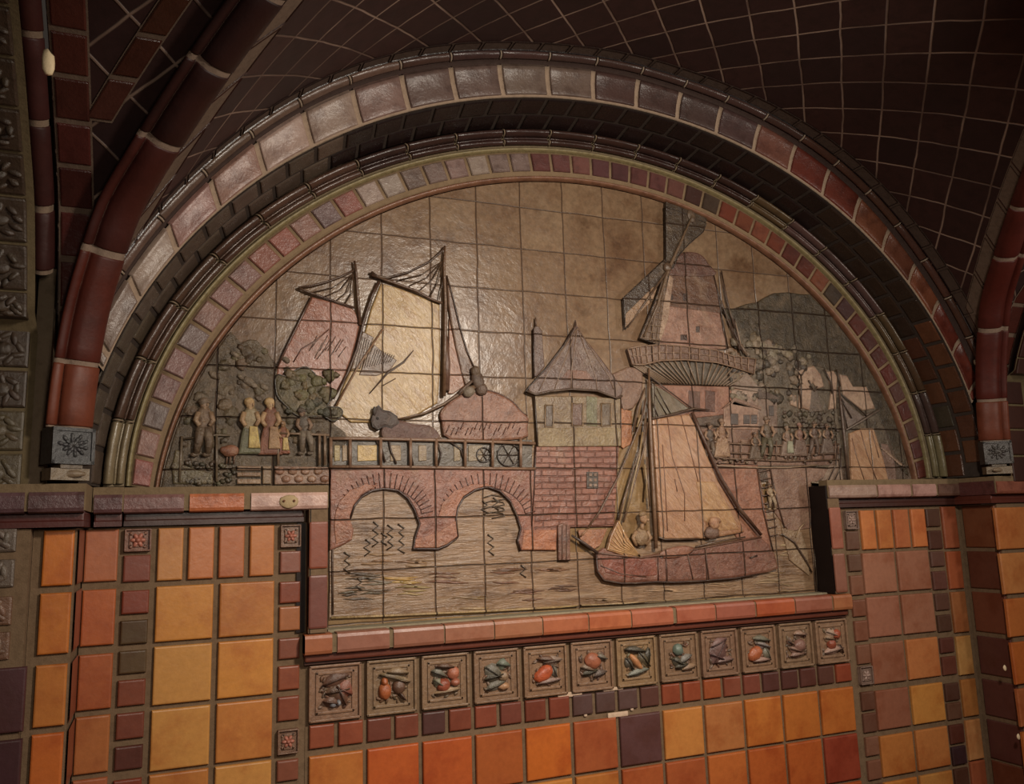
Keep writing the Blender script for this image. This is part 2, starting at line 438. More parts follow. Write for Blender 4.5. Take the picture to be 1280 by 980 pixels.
mb.sweep(prof([(4.0, -1.30), (4.2, -1.22), (4.40, -1.42), (4.99, -1.55), (5.0, -1.3)]), -AV, AV, 96, [i/4 for i in range(5)], C(50, 38, 34), 1)
for i in range(NV):
    a0 = -1+2*i/NV; a1 = a0+2/NV; g = .06/NV; am = (a0+a1)/2
    if max(abs(a0), abs(a1)) > AV+.07: continue
    a0, a1 = max(a0, -AV), min(a1, AV)
    c = C(78, 62, 52) if am < -.3 else (C(56, 40, 36) if am < .3 else C(62, 40, 32))
    mb.patch(orr, a0+g, a1-g, 0, 1, 3, 8, .012, .02, jit(c), 0, 1, True, .03)
for i in range(1, NV):
    a = -1+2*i/NV
    if abs(a) < AV: mb.tube([orr(a, j/8) for j in range(9)], .02, C(118, 104, 90), 1, 6)
mb.build('outer_roll', ['dark', 'grout'], arch_vous)
tag(arch_vous, 'outermost arch of large glazed voussoir tiles, sheen painted pale on one flank, red on the other', 'arch')

# ================================================================== VAULT
HW, KY, YR0 = 9.72, 1.6, -1.35
RZ, RR = CIR[5]
def zA(q):                                   # height of the vault q away from the axis
    q = min(abs(q), RR-1e-6); return RZ+math.sqrt(RR*RR-q*q)+lift(q)
TS = .80
mb = MB()
NPH, NT = 72, 26
pm = math.asin(HW/RR)
def webA(ph, t): 
    x = XC+RR*math.sin(ph); s = HW-abs(x-XC); y1 = min(YR0-KY*max(s, 0), -1.66)
    y = -1.6+(y1+1.6)*t
    return Vector((x, y, RZ+RR*math.cos(ph)+lift(x-XC)))
def uvA(ph, v): return (RR*ph/TS+.3, -v.y/TS)
dr = CIR[5]
for i in range(NPH):
    p0 = -pm+2*pm*i/NPH; p1 = -pm+2*pm*(i+1)/NPH
    for j in range(NT):
        t0, t1 = j/NT, (j+1)/NT
        q = [webA(p0, t0), webA(p0, t1), webA(p1, t1), webA(p1, t0)]
        k = mb.verts(q); mb.face((k, k+3, k+2, k+1), (1, 1, 1), 0, True, [uvA(p0, q[0]), uvA(p1, q[3]), uvA(p1, q[2]), uvA(p0, q[1])])
XW = -4.355                                   # line of the side arch
def ribp(s):                                 # inner edge of the left rib
    K = [(-3.4, .13, -7.0), (-2.4, .13, -6.0), (-1.5, .13, -5.1), (-.5, .20, -4.08), (.1, .33, -3.2), (.45, .54, -2.42), (.75, .75, zA(HW-.75)+.04), (1.2, 1.2, zA(HW-1.2)), (1.7, 1.7, zA(HW-1.7))]
    if s >= 1.2: return Vector((XC-HW+s, YR0-KY*s, zA(HW-s)))
    for i in range(1, len(K)-2):
        if s <= K[i+1][0] or i == len(K)-3:
            t = (s-K[i][0])/(K[i+1][0]-K[i][0]); h = K[i+1][0]-K[i][0]; r = []
            for d in (1, 2):
                m0 = (K[i+1][d]-K[i-1][d])/(K[i+1][0]-K[i-1][0])*h; m1 = (K[i+2][d]-K[i][d])/(K[i+2][0]-K[i][0])*h
                r.append(K[i][d]*(2*t**3-3*t*t+1)+m0*(t**3-2*t*t+t)+K[i+1][d]*(3*t*t-2*t**3)+m1*(t**3-t*t))
            return Vector((XC-HW+r[0], YR0-KY*r[0], r[1]))
def webB(s, t):
    p = ribp(s); return Vector((p.x+(XW-p.x)*t, p.y, p.z))
for mir in (False, True):
    ln = 0
    for i in range(60):
        s0 = HW*i/60; s1 = HW*(i+1)/60; ds = (ribp(s1)-ribp(s0)); dl = math.hypot(ds.y, ds.z)
        n = max(1, int((ribp(s0).x-XW)/.5))
        for j in range(n):
            q = [webB(s0, j/n), webB(s0, (j+1)/n), webB(s1, (j+1)/n), webB(s1, j/n)]
            uv = [(v.x/TS, (ln if r < 2 else ln+dl)/TS) for r, v in enumerate(q)]
            if mir: q = [Vector((2*XC-v.x, v.y, v.z)) for v in q]
            k = mb.verts(q); o_ = (0, 1, 2, 3) if not mir else (3, 2, 1, 0)
            mb.face([k+r for r in o_], (1, 1, 1), 0, True, [uv[r] for r in o_])
        ln += dl
# straight courses of small tiles beside the ribs, the arch and the side arches
def course(fn, a0, a1, n, col, w0=0, w1=1, h=.025, sgn=1):
    for i in range(n):
        b0 = a0+(a1-a0)*i/n; b1 = a0+(a1-a0)*(i+1)/n; g = (b1-b0)*.05
        mb.patch(fn, b0+g, b1-g, w0+.04, w1-.04, 2, 1, h, .03, jit(col, .2), 1, sgn, False, .02)
GV = C(84, 69, 58)
def archrow(a, b):
    ph = a*pm*.985; return Vector((XC+RR*math.sin(ph), -1.63-.30*b, RZ+RR*math.cos(ph)+lift(RR*math.sin(ph))-.012))
mb.sweep(archrow, -1, 1, 90, [0, 1], C(62, 50, 43), 2, -1)
course(archrow, -1, 1, 38, C(27, 17, 16), sgn=-1)
for mir in (False, True):
    def side(fn):
        if not mir: return fn
        return lambda a, b: (lambda v: Vector((2*XC-v.x, v.y, v.z)))(fn(a, b))
    def mk(off0, off1):
        # strip that runs beside the rib on the main vault
        def fn(s, b):
            o_ = off0+(off1-off0)*b
            x = XC-HW+s+o_; return Vector((x, YR0-KY*s, zA(x-XC)-.012))
        return fn
    sg = -1 if not mir else 1
    f1 = side(mk(.02, .5)); mb.sweep(f1, .25, 6.5, 50, [0, 1], GV, 2, -sg); course(f1, .25, 6.5, 14, C(44, 24, 20), sgn=-sg)
    def sidecol(s, b):
        p = ribp(s); return Vector((-4.34+.46*b, p.y-.012, p.z-.012))
    f2 = side(sidecol); mb.sweep(f2, -1.2, 7, 50, [0, 1], GV, 2, -sg); course(f2, -1.2, 7, 26, C(58, 27, 22), sgn=sg)
    def ribcol(s, b):
        p = ribp(s); return Vector((p.x-.98-.36*b*(1 if s > .9 else .7), p.y-.012, p.z-.012))
    f3 = side(ribcol); mb.sweep(f3, 1.35, 7, 50, [0, 1], GV, 2, sg); course(f3, 1.35, 7, 17, C(58, 32, 24), sgn=-sg)
ceil = mb.build('ceiling', ['vault', 'dark', 'grout']); tag(ceil, kind='structure')

# ribs ---------------------------------------------------------------------------------------------
NRM = Vector((-KY, -1, 0)).normalized()      # plan direction away from the main vault
RW = .31
def ribc(s): return ribp(s)+NRM*RW
PR = [(.31, .03), (.31, .05), (.26, .12), (.18, .16), (.08, .18), (-.06, .17), (-.14, .11), (-.20, .02), (-.25, .07), (-.32, .08), (-.34, .03)]
def ribfn(s, b):
    e = .02; t = (ribc(s+e)-ribc(s-e)).normalized(); m = NRM.cross(t).normalized()
    if m.dot(Vector((1, -KY, -.8))) < 0: m = -m
    n = len(PR)-1; b = min(max(b, 0), 1)*n; i = min(n-1, int(b)); q = b-i
    w = PR[i][0]+(PR[i+1][0]-PR[i][0])*q; h = PR[i][1]+(PR[i+1][1]-PR[i][1])*q
    return ribc(s)-NRM*w+m*h
zs = zA(HW)
SR = [-.5, .42, 1.25, 1.85, 2.45, 3.1, 3.8, 4.6, 5.5, 6.5, 7.6, 8.7, 9.6]
ZB = [ZF-zs, -5.55-zs, -4.72-zs]
for mir in (False, True):
    rb = empty('vault_rib', (XC-HW if not mir else XC+HW, YR0, ZF))
    mb = MB(); mb.sweep(lambda s, b: ribfn(s, b)*1.0, -1.46, 9.6, 70, [i/10 for i in range(11)], C(104, 88, 76), 1, 1)
    for i in range(len(SR)-1):
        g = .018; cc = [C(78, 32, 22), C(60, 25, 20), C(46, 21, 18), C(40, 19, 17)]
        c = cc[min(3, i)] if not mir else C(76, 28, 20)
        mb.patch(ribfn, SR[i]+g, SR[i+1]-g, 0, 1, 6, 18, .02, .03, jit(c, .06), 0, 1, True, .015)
    if mir: mb.mirror(-.25, .15)
    mb.build('rib_tiles', ['rib', 'grout'], rb)
    mb = MB(); mb.patch(ribfn, -1.44, SR[0]-.03, 0, 1, 3, 18, .03, .03, C(104, 52, 34), 0, 1, True, .03)
    if mir: mb.mirror(-.25, .15)
    tag(mb.build('base_block', 'rib', rb), 'orange-red bottom block of the rib')
    # square relief plaque and curved cap at the rib's foot
    mb = MB(); pl = prof([(0, 0), (1, 0)])
    ctr = ribc(-2); mdir = Vector((1, -KY, 0)).normalized(); sd = -NRM
    zt, zb = -5.07, -5.60
    def plq(w, z, h): return ctr*1+Vector((0, 0, z-ctr.z))+sd*w+mdir*h
    c = C(48, 47, 47) if not mir else C(60, 55, 52)
    def box8(w0, w1, z0, z1, h0, h1, col, mi=0):
        k = mb.verts([plq(w, z, h) for z in (z0, z1) for h in (h0, h1) for w in (w0, w1)])
        for q in ((0, 1, 3, 2), (4, 6, 7, 5), (0, 4, 5, 1), (2, 3, 7, 6), (0, 2, 6, 4), (1, 5, 7, 3)): mb.face([k+r for r in q], col, mi)
    box8(-.31, .31, zb, zt, -.12, .19, c)
    for q in ((-.31, .31, zt-.05, zt), (-.31, .31, zb, zb+.05), (-.31, -.26, zb, zt), (.26, .31, zb, zt)): box8(*q, .18, .215, c)
    for i in range(26):
        an = i*.62; r_ = .03+.0065*i
        mb.blob(plq(r_*math.cos(an)*1.05, (zt+zb)/2+r_*math.sin(an)*.8, 0.19), .055, .025, .03, jit(c, .1), 0, an, .2, 2)
    if mir: mb.mirror(-.25, .15)
    tag(mb.build('relief_plaque', 'relief', rb), 'square blue-grey relief plaque')
    mb = MB(); box8(-.28, .28, ZF+.02, zb-.06, -.12, .15, C(100, 86, 68)); box8(-.16, .16, zb-.06, zb-.005, -.1, .17, C(80, 68, 54))
    mb.blob(plq(0, ZF+.11, .13), .22, .05, .06, C(104, 88, 70), 0, 0, 0, 2)
    if mir: mb.mirror(-.25, .15)
    mb.build('foot_cap', 'relief', rb)
    tag(rb, 'dark red-brown vault rib rising from the pier beside the column of carved tiles' if not mir else
        'red vault rib rising beside the arch flank of red voussoirs', 'vault rib')
# side arch on the left pier: round moulding, jamb lined with carved tiles -------------------------
mb = MB()
def rollp(s, b):
    p = ribp(s); an = math.pi*(1.1*b-.05); return Vector((-4.55+.14*math.cos(an), p.y+.02-.16*math.sin(an), p.z-.12*math.sin(an)))
mb.sweep(rollp, .3, 6.5, 60, [i/8 for i in range(9)], C(104, 88, 74), 1, 1)
for a, b in zip([.3, .7, 1.3, 1.9, 2.6, 3.4, 4.3, 5.3], [.7, 1.3, 1.9, 2.6, 3.4, 4.3, 5.3, 6.5]):
    mb.patch(rollp, a+.02, b-.02, 0, 1, 5, 8, .02, .03, jit(C(62, 32, 28)), 0, 1, True, .03)
so = mb.build('side_arch_moulding', ['rib', 'grout'])
tag(so, 'dark red round moulding up the pier edge between carved tiles and small tile course', 'moulding')

# ================================================================== WALLS
YP = -.35                                    # panel face
YL = -.65                                    # ledges, sill and jamb strips
YE = -1.40                                   # face of the corner piers
YJ = -1.62                                   # face of the side-arch jamb
def tilerect(mb, x0, x1, z0, z1, Y, col, mi=0, h=.05, bev=.03):
    """one wall tile with softly rounded edges and a slightly uneven setting"""
    tx, tz = random.uniform(-.012, .012), random.uniform(-.012, .012)
    cx, cz_ = (x0+x1)/2, (z0+z1)/2
    def pt(x, z, hh): return Vector((x, Y-hh-(x-cx)*tx-(z-cz_)*tz, z))
    rings = [((x0, x1, z0, z1), -.03), ((x0, x1, z0, z1), h*.55), ((x0+bev*.4, x1-bev*.4, z0+bev*.4, z1-bev*.4), h*.9), ((x0+bev, x1-bev, z0+bev, z1-bev), h)]
    ks = []
    for (a, b, c, d), hh in rings: ks.append(mb.verts([pt(a, c, hh), pt(b, c, hh), pt(b, d, hh), pt(a, d, hh)]))
    for k0, k1 in zip(ks, ks[1:]):
        for i in range(4):
            j = (i+1) % 4; mb.face((k0+i, k0+j, k1+j, k1+i), col, mi, False)
    k = ks[-1]; mb.face((k, k+1, k+2, k+3), col, mi)
def xs(pxs, py, Y): return [P(p, py, Y).x for p in pxs]
def zz(pys, px, Y): return [P(px, p, Y).z for p in pys]
zl1, zl0 = P(200, 616.5, YL).z, P(200, 641, YL).z
ZLT = -5.88
ZTOP = zl0-.215
ZBOT = -14.4                                 # floor line in u
YEL = [C(186, 124, 58), C(182, 118, 56), C(176, 112, 56), C(180, 126, 66)]
ORG = [C(170, 94, 44), C(164, 84, 38), C(172, 104, 48), C(158, 82, 44)]
RBR = [C(126, 68, 50), C(132, 72, 46), C(116, 62, 48)]
MAUVE = [C(150, 100, 78), C(146, 96, 76)]
SMALLL = [C(116, 62, 48), C(118, 56, 38), C(84, 66, 44), C(86, 66, 44), C(116, 62, 44), C(112, 60, 44), C(84, 46, 38)]
def column(mb, x0, x1, rows, Y, cols, skip=()):
    for i, (a, b) in enumerate(rows):
        if i in skip: continue
        tilerect(mb, x0, x1, b, a, Y, jit(cols[i % len(cols)] if isinstance(cols, list) else cols, .06))
def rows_px(lst, px, Y, n_more=0, step=None):
    r = [tuple(min(v, ZTOP-.03) for v in zz(q, px, Y)) for q in lst]
    while n_more > 0:
        a, b = r[-1]; d = step or (r[-2][0]-r[-1][0]); r.append((a-d, b-d)); n_more -= 1
    return r
rosettes = []
# ---- left panel
mb = MB()
mb.box(-3.95, -.44, YP+.02, .30, ZBOT, ZTOP, GROUTW, 1)
nar = rows_px([(657.5, 720.8)], 306, YP)
big = rows_px([(727.8, 794.3), (800, 870), (876, 949)], 306, YP, 4)
for i, (a, b) in enumerate([(197, 228.6), (235.5, 267), (273.5, 305), (312, 342)]):
    x0, x1 = xs((a, b), 690, YP); tilerect(mb, x0, x1, nar[0][1], nar[0][0], YP, jit([C(176, 118, 66), C(172, 104, 58), C(164, 96, 58), C(172, 106, 56)][i], .03))
x0, x1, x2, x3 = xs((194.5, 266, 274, 342), 760, YP)
for i, (a, b) in enumerate(big):
    tilerect(mb, x0, x1, b, a, YP, jit(pick(YEL), .06)); tilerect(mb, x2, x3, b, a, YP, jit(pick(YEL), .06))
sm = rows_px([(656, 684), (689, 716), (727, 753.5), (758, 788), (797.5, 823), (832, 861.6), (870, 900), (910.6, 941), (949, 975)], 362, YP, 7)
xa, xb = xs((350, 375.5), 690, YP); scol = [None, C(128, 78, 62), C(122, 62, 42), C(152, 92, 56), C(124, 72, 54), C(130, 70, 46), C(124, 66, 46), None, C(120, 70, 52)]
for i, (a, b) in enumerate(sm):
    if i in (0, 7): rosettes.append((xa, xb, b, a, YP, C(100, 74, 58), 'left', i)); continue
    tilerect(mb, xa, xb, b, a, YP, jit(scol[i] if i < 9 else pick(SMALLL), .05))
sm2 = rows_px([(659.6, 689.4), (694, 727), (738, 767), (775, 804.5), (812.6, 841), (849, 881), (890, 922), (931, 960)], 170, YP, 6)
xa, xb = xs((155, 188.6), 690, YP); scol = [None]+SMALLL
for i, (a, b) in enumerate(sm2):
    if i == 0: rosettes.append((xa, xb, b, a, YP, C(104, 72, 58), 'corner', i)); continue
    tilerect(mb, xa, xb, b, a, YP, jit(scol[i] if i < 8 else pick(SMALLL), .05))
c1 = rows_px([(660.4, 727), (737, 806.5), (817.5, 886), (894, 965)], 123, YP, 4)
xa, xb = xs((106, 147.5), 690, YP)
column(mb, xa, xb, c1, YP, [C(158, 92, 58), C(158, 86, 46), C(156, 84, 48), C(160, 96, 54)])
# the shadow gap beside the jamb strip is painted, as a dark bar
tag(mb.build('wall_left', ['tile', 'grout']), kind='structure')
# ---- left pier
mb = MB()
xr = -3.97
mb.box(-4.54, xr, YE+.02, .30, ZBOT, ZTOP, GROUTW, 1)
mb.box(-9.2, -4.545, YJ+.02, .30, ZBOT, ZTOP, GROUTW, 1)
mb.box(-4.95, -4.66, -1.30, .10, ZLT+.01, -2.2, C(60, 44, 36), 1)
c2 = rows_px([(658, 732), (741, 817), (830, 906.5), (915.5, 990)], 72, YE, 4)
xa, xb = xs((53.5, 92), 695, YE)
column(mb, xa, xb, c2, YE, [C(182, 106, 42), C(178, 106, 46), C(176, 108, 50), C(178, 96, 42)])
for i, (a, b) in enumerate(c2):              # tiles on the narrow return face of the pier
    k = mb.verts([(xr+.03, YE+.08, b), (xr+.03, YP-.04, b), (xr+.03, YP-.04, a), (xr+.03, YE+.08, a)]); mb.face((k, k+1, k+2, k+3), jit(C(128, 68, 46)), 0)
c3 = rows_px([(834, 915), (924, 1000)], 20, YJ, 5)
x1 = P(43, 690, YJ).x
column(mb, x1-1.5, x1, c3, YJ, [C(72, 44, 46), C(66, 40, 42)])
mb.box(-9.3, -4.96, -1.25, -1.0, ZLT+.01, 3.2, C(52, 34, 28), 1); mb.box(-4.655, -4.43, YJ+.04, -1.2, ZLT+.01, -2.6, C(96, 82, 66), 1)
tag(mb.build('pillar_left', ['tile', 'grout']), kind='structure')
# ---- right panel
mb = MB()
mb.box(11.53, 15.39, YP+.02, .30, ZBOT, ZTOP, GROUTW, 1)
nar = rows_px([(637, 685)], 1121, YP)
big = rows_px([(689.4, 739), (744, 793.6), (801, 851.5), (860, 909), (917, 968)], 1121, YP, 3)
for i, (a, b) in enumerate([(1075.5, 1092.5), (1096, 1113.5), (1117, 1135), (1139, 1156)]):
    x0, x1 = xs((a, b), 658.6, YP); tilerect(mb, x0, x1, nar[0][1], nar[0][0], YP, jit([C(182, 112, 62), C(178, 112, 60), C(168, 98, 60), C(186, 110, 62)][i], .03))
x0, x1, x2, x3 = xs((1078.5, 1118, 1122, 1161), 714, YP)
bl = [MAUVE[0], MAUVE[1], C(138, 90, 68), C(134, 84, 64), C(176, 110, 56)]+[pick(YEL) for _ in range(9)]
br_ = [MAUVE[0], MAUVE[0], C(178, 112, 66), C(184, 126, 62), C(178, 114, 62)]+[pick(YEL) for _ in range(9)]
for i, (a, b) in enumerate(big):
    tilerect(mb, x0, x1, b, a, YP, jit(bl[i], .04)); tilerect(mb, x2, x3, b, a, YP, jit(br_[i], .04))
sm = rows_px([(638.4, 661.6), (664, 687), (693, 714), (719.5, 744), (750, 771), (776.5, 802), (807, 831), (834, 857), (866.5, 890), (894, 918), (924, 948)], 1067, YP, 6)
xa, xb = xs((1058.5, 1074), 690, YP); pal = [C(120, 80, 62), C(112, 78, 62), C(122, 84, 66), C(100, 72, 56), C(118, 76, 58), C(98, 66, 52), C(108, 64, 50)]
for i, (a, b) in enumerate(sm):
    if i in (0, 7): rosettes.append((xa, xb, b, a, YP, C(104, 84, 74), 'right', i)); continue
    tilerect(mb, xa, xb, b, a, YP, jit(pick(pal), .06))
sm = rows_px([(636, 658), (663, 686), (689, 708), (714, 737), (742, 763), (769, 790), (798, 817), (822, 845), (856, 878), (881, 902), (909, 933), (937, 960)], 1172, YP, 6)
xa, xb = xs((1161.5, 1178), 690, YP)
column(mb, xa, xb, sm, YP, [C(82, 54, 42), C(78, 48, 38), C(96, 66, 56), C(94, 60, 52), C(88, 60, 48), C(82, 56, 44), C(92, 54, 44), C(100, 56, 44), C(80, 52, 42), C(96, 66, 50), C(88, 48, 38), C(60, 40, 44)])
c1 = rows_px([(633, 685), (689, 736), (740, 791), (796, 845), (851, 898), (903, 954)], 1192, YP, 4)
xa, xb = xs((1181.5, 1199), 690, YP)
column(mb, xa, xb, c1, YP, [C(142, 78, 50), C(150, 80, 48), C(146, 92, 54), C(174, 130, 76), C(160, 104, 54), C(168, 116, 72)])
tag(mb.build('wall_right', ['tile', 'grout']), kind='structure')
# ---- right pier
mb = MB()
xl = 15.40
mb.box(xl, 19.5, YE+.02, .30, ZBOT, ZTOP, GROUTW, 1)
mb.box(2*XC+4.66, 2*XC+4.95, -1.30, .10, ZLT+.01, -2.2, C(60, 44, 36), 1)
rr = rows_px([(633, 688), (694, 741), (746, 797), (803, 855), (863, 910), (917, 968)], 1225, YE, 4)
def rside(y, b): return Vector((xl, YP-.05-(-(YE)+YP-.05+.02)*y, b))
for i, (a, b) in enumerate(c1):
    mb.patch(rside, .04, .93, b, a, 1, 1, .04, .03, jit(pick([C(112, 66, 42), C(96, 54, 40), C(104, 58, 40), C(84, 48, 42)]), .08), 0, 1, False)
rf = rows_px([(634, 686), (691, 742), (748, 796), (803, 856), (862, 910), (917, 968)], 1266, YE, 4)
xa, xb = xs((1248, 1292), 690, YE)
column(mb, xa, xb, rf, YE, [C(178, 110, 60), C(176, 116, 66), C(182, 106, 54), C(176, 98, 46), C(168, 100, 58), C(180, 104, 48)])
column(mb, xb+.06, xb+1.1, rf, YE, YEL)
mb.box(2*XC+4.96, 20.1, -1.25, -1.0, ZLT+.01, 3.2, C(52, 34, 28), 1); pier_r = mb.build('pillar_right', ['tile', 'grout']); tag(pier_r, kind='structure')
# ---- wall under the picture
mb = MB()
mb.box(-.435, 11.525, YP+.02, .30, ZBOT, -8.83, GROUTW, 1)
z_sq0, z_sq1 = P(396, 906, YP).z, P(396, 935, YP).z
z_b = [(P(416, 942, YP).z, 0)]
x0f = -.40; dx = .9945
REDS = [C(128, 66, 44), C(132, 68, 46), C(104, 56, 42), C(112, 62, 46), C(80, 50, 46), C(118, 62, 44), C(118, 60, 42), C(104, 56, 44), C(110, 56, 40), C(116, 58, 40), C(84, 62, 58), C(80, 58, 54),
        C(82, 60, 56), C(84, 52, 44), C(126, 62, 40), C(132, 66, 42), C(146, 78, 44), C(120, 66, 48), C(116, 62, 48), C(84, 50, 44), C(80, 46, 40), C(84, 50, 42), C(86, 54, 44), C(130, 62, 40)]
for i in range(24):
    x0 = x0f+dx/2*i
    tilerect(mb, x0+.03, x0+dx/2-.05, z_sq1, z_sq0, YP, jit(REDS[i], .06))
zt = P(416, 942, YP).z; zb = P(880+60, 929, YP).z
hb = .93
big0 = [C(176, 108, 50), C(172, 84, 38), C(168, 82, 38), C(156, 82, 40), C(176, 92, 36), C(152, 80, 44), C(86, 56, 54), C(178, 116, 58), C(164, 104, 58), C(176, 104, 46), C(172, 100, 44), C(172, 98, 44)]
for r in range(5):
    for i in range(12):
        x0 = x0f+dx*i; c = big0[i] if r == 0 else pick(ORG+YEL[:1])
        if r == 1 and i == 11: c = C(134, 58, 38)
        tilerect(mb, x0+.03, x0+dx-.05, zt-r*.985-.92, zt-r*.985, YP, jit(c, .05))
for px, py, w_, h_ in ((712, 868, 30, 6), (772, 893, 26, 6), (731, 882, 4, 26), (789, 876, 4, 24), (766, 861, 26, 4)):
    q = P(px, py, YP); mb.box(q.x-w_/115, q.x+w_/115, YP-.03, YP+.02, q.z-h_/130, q.z+h_/130, C(158, 136, 116), 1, .022)
tag(mb.build('wall_back', ['tile', 'grout']), kind='structure')
# back of the niche, behind the picture, and everything above it
mb = MB()
mb.box(-5, 17, .32, .5, -9.2, 3.2, C(70, 56, 44), 0)
tag(mb.build('wall_rear', 'grout'), kind='structure')
for nm, x0 in (('wall_left', -9.4), ('wall_right', 20.2)):
    mb = MB(); mb.box(x0, x0+.2, -8, .5, ZBOT, 4, C(70, 44, 34), 0); tag(mb.build(nm, 'dark'), kind='structure')
mb = MB(); mb.box(-9, 20, -34, .3, ZBOT-.3, ZBOT, C(96, 62, 48), 0); tag(mb.build('floor', 'floor'), kind='structure')

# ================================================================== LEDGES, JAMB STRIPS, SILL
def moulded(mb, x0, x1, Y, z0, z1, col, axis='x', mi=0, yb=None):
    """bullnosed cap tile with its face at Y"""
    b = .07
    pr_ = [(Y+b, z1), (Y+b*.3, z1-b*.3), (Y, z1-b), (Y, z0+b), (Y+b*.3, z0+b*.3), (Y+b, z0)]
    yb = Y+.3 if yb is None else yb
    pr_ = [(yb, z1)]+pr_+[(yb, z0)]
    e = .03; n = len(pr_)
    k = mb.verts([(x0, y, z) for y, z in pr_]); k2 = mb.verts([(x0+e, y-.0, z) for y, z in pr_]); k3 = mb.verts([(x1, y, z) for y, z in pr_])
    for i in range(n-1):
        mb.face((k+i, k+i+1, k3+i+1, k3+i), col, mi, False)
    mb.face([k+i for i in range(n)][::-1], col, mi); mb.face([k3+i for i in range(n)], col, mi)
def ledge_run(mb, segs, Y, cols, lowcol, yb, x_lo=None, x_hi=None):
    X0, X1 = segs[0][0], segs[-1][1]
    mb.box(X0-.02, X1+.02, Y+.03, yb, zl0+.03, ZLT, GROUT, 1)
    for (a, b), c in zip(segs, cols): moulded(mb, a, b, Y, zl0, zl1, c)
    lo0 = X0 if x_lo is None else x_lo; lo1 = X1 if x_hi is None else x_hi
    mb.box(lo0, lo1, Y+.2, yb, zl0-.13, zl0+.02, lowcol, 2, .03)  # dark red under-band, deepened to paint in the ledge's shadow
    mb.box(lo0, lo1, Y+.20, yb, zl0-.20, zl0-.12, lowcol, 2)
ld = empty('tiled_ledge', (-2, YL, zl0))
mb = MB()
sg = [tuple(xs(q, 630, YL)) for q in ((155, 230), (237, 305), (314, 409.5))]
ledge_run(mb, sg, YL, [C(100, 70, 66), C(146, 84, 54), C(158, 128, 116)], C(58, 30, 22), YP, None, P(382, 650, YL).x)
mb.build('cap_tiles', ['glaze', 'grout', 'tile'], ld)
mb = MB(); pc = P(361, 627, YL); mb.blob((pc.x, YL-.0, pc.z), .17, .03, .12, C(136, 118, 90), 0, 0, .05, 2)
for d in (-.085, .085): mb.blob((pc.x+d, YL-.032, pc.z+.01), .026, .014, .026, C(84, 54, 38), 0, 0, 0, 1)
tag(mb.build('mortar_plug', 'grout', ld), 'pale filler patch with two dark dots')
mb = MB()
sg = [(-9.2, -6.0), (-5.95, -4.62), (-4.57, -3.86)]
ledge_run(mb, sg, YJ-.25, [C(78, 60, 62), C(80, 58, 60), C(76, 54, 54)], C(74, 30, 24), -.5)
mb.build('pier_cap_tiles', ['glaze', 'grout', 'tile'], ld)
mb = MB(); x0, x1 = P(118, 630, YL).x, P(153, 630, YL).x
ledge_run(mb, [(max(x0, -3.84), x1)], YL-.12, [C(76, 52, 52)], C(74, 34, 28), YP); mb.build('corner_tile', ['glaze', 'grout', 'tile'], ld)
tag(ld, 'projecting tiled ledge over the yellow panel, with two dark dots on its end tile', 'ledge')
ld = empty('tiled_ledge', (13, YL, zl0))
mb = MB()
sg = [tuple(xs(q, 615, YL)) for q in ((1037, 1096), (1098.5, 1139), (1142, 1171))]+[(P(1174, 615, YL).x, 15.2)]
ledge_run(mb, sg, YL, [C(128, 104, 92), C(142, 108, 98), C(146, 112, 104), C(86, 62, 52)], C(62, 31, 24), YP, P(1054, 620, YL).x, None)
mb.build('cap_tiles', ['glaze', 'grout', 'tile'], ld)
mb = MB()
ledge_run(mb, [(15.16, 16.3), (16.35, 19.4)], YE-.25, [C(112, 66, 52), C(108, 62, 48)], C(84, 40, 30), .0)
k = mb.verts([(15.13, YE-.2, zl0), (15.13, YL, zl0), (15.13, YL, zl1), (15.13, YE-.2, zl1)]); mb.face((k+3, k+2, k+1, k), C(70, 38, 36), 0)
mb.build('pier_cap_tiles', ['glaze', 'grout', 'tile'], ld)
tag(ld, 'projecting tiled ledge of pinkish cap tiles above the mauve tile panel', 'ledge')
# jamb strips that edge the sunk lower part of the picture
zs0 = P(450, 789, YL).z; zs1 = P(450, 815, YL).z
def strip(x0, x1, cuts, cols, lbl, face_black):
    t = empty('jamb_strip', (x0, YL, zs0)); mb = MB()
    mb.box(x0, x1, YL+.04, YP+.2, zs0+.02, zl0+.0, GROUTW, 1)
    for (a, b), c in zip(cuts, cols): mb.box(x0, x1, YL, YL+.2, b, a, c, 0, .035)
    mb.build('strip_tiles', ['tile', 'grout'], t)
    mb = MB(); mb.box(x0-.02 if face_black == 'l' else x0+.02, x0+.03, YL+.06 if face_black == 'l' else YL+.02, .12 if face_black == 'l' else YP+.1, zs0+.02, zl1-.02 if face_black == 'l' else zl0, C(22, 14, 12), 0)  # side of the strip painted black for its shade
    if face_black == 'r': mb.box(x0-.17, x0-.02, YP-.03, YP+.1, zs0+.02, zl0-.22, C(30, 20, 16), 0)  # dark bar painting the shadow gap between panel and strip
    tag(mb.build('shade_face', 'black', t), 'black side of the strip, shade painted in')
    tag(t, lbl, 'tile strip'); return t
x0, x1 = P(386.5, 700, YL).x, P(410, 700, YL).x
strip(x0, x1, [tuple(zz(q, 398, YL)) for q in ((652, 711), (719, 786))], [C(124, 66, 46), C(108, 62, 52)], 'narrow vertical strip of red-brown tiles between yellow panel and picture', 'r')
mb = MB(); 
x0, x1 = P(1043, 700, YL).x, P(1057, 700, YL).x
strip(x0, x1, [tuple(zz(q, 1050, YL)) for q in ((634, 686), (692, 741))], [C(140, 84, 66), C(128, 84, 68)], 'narrow vertical strip with black inner face between picture and mauve tile panel', 'l')
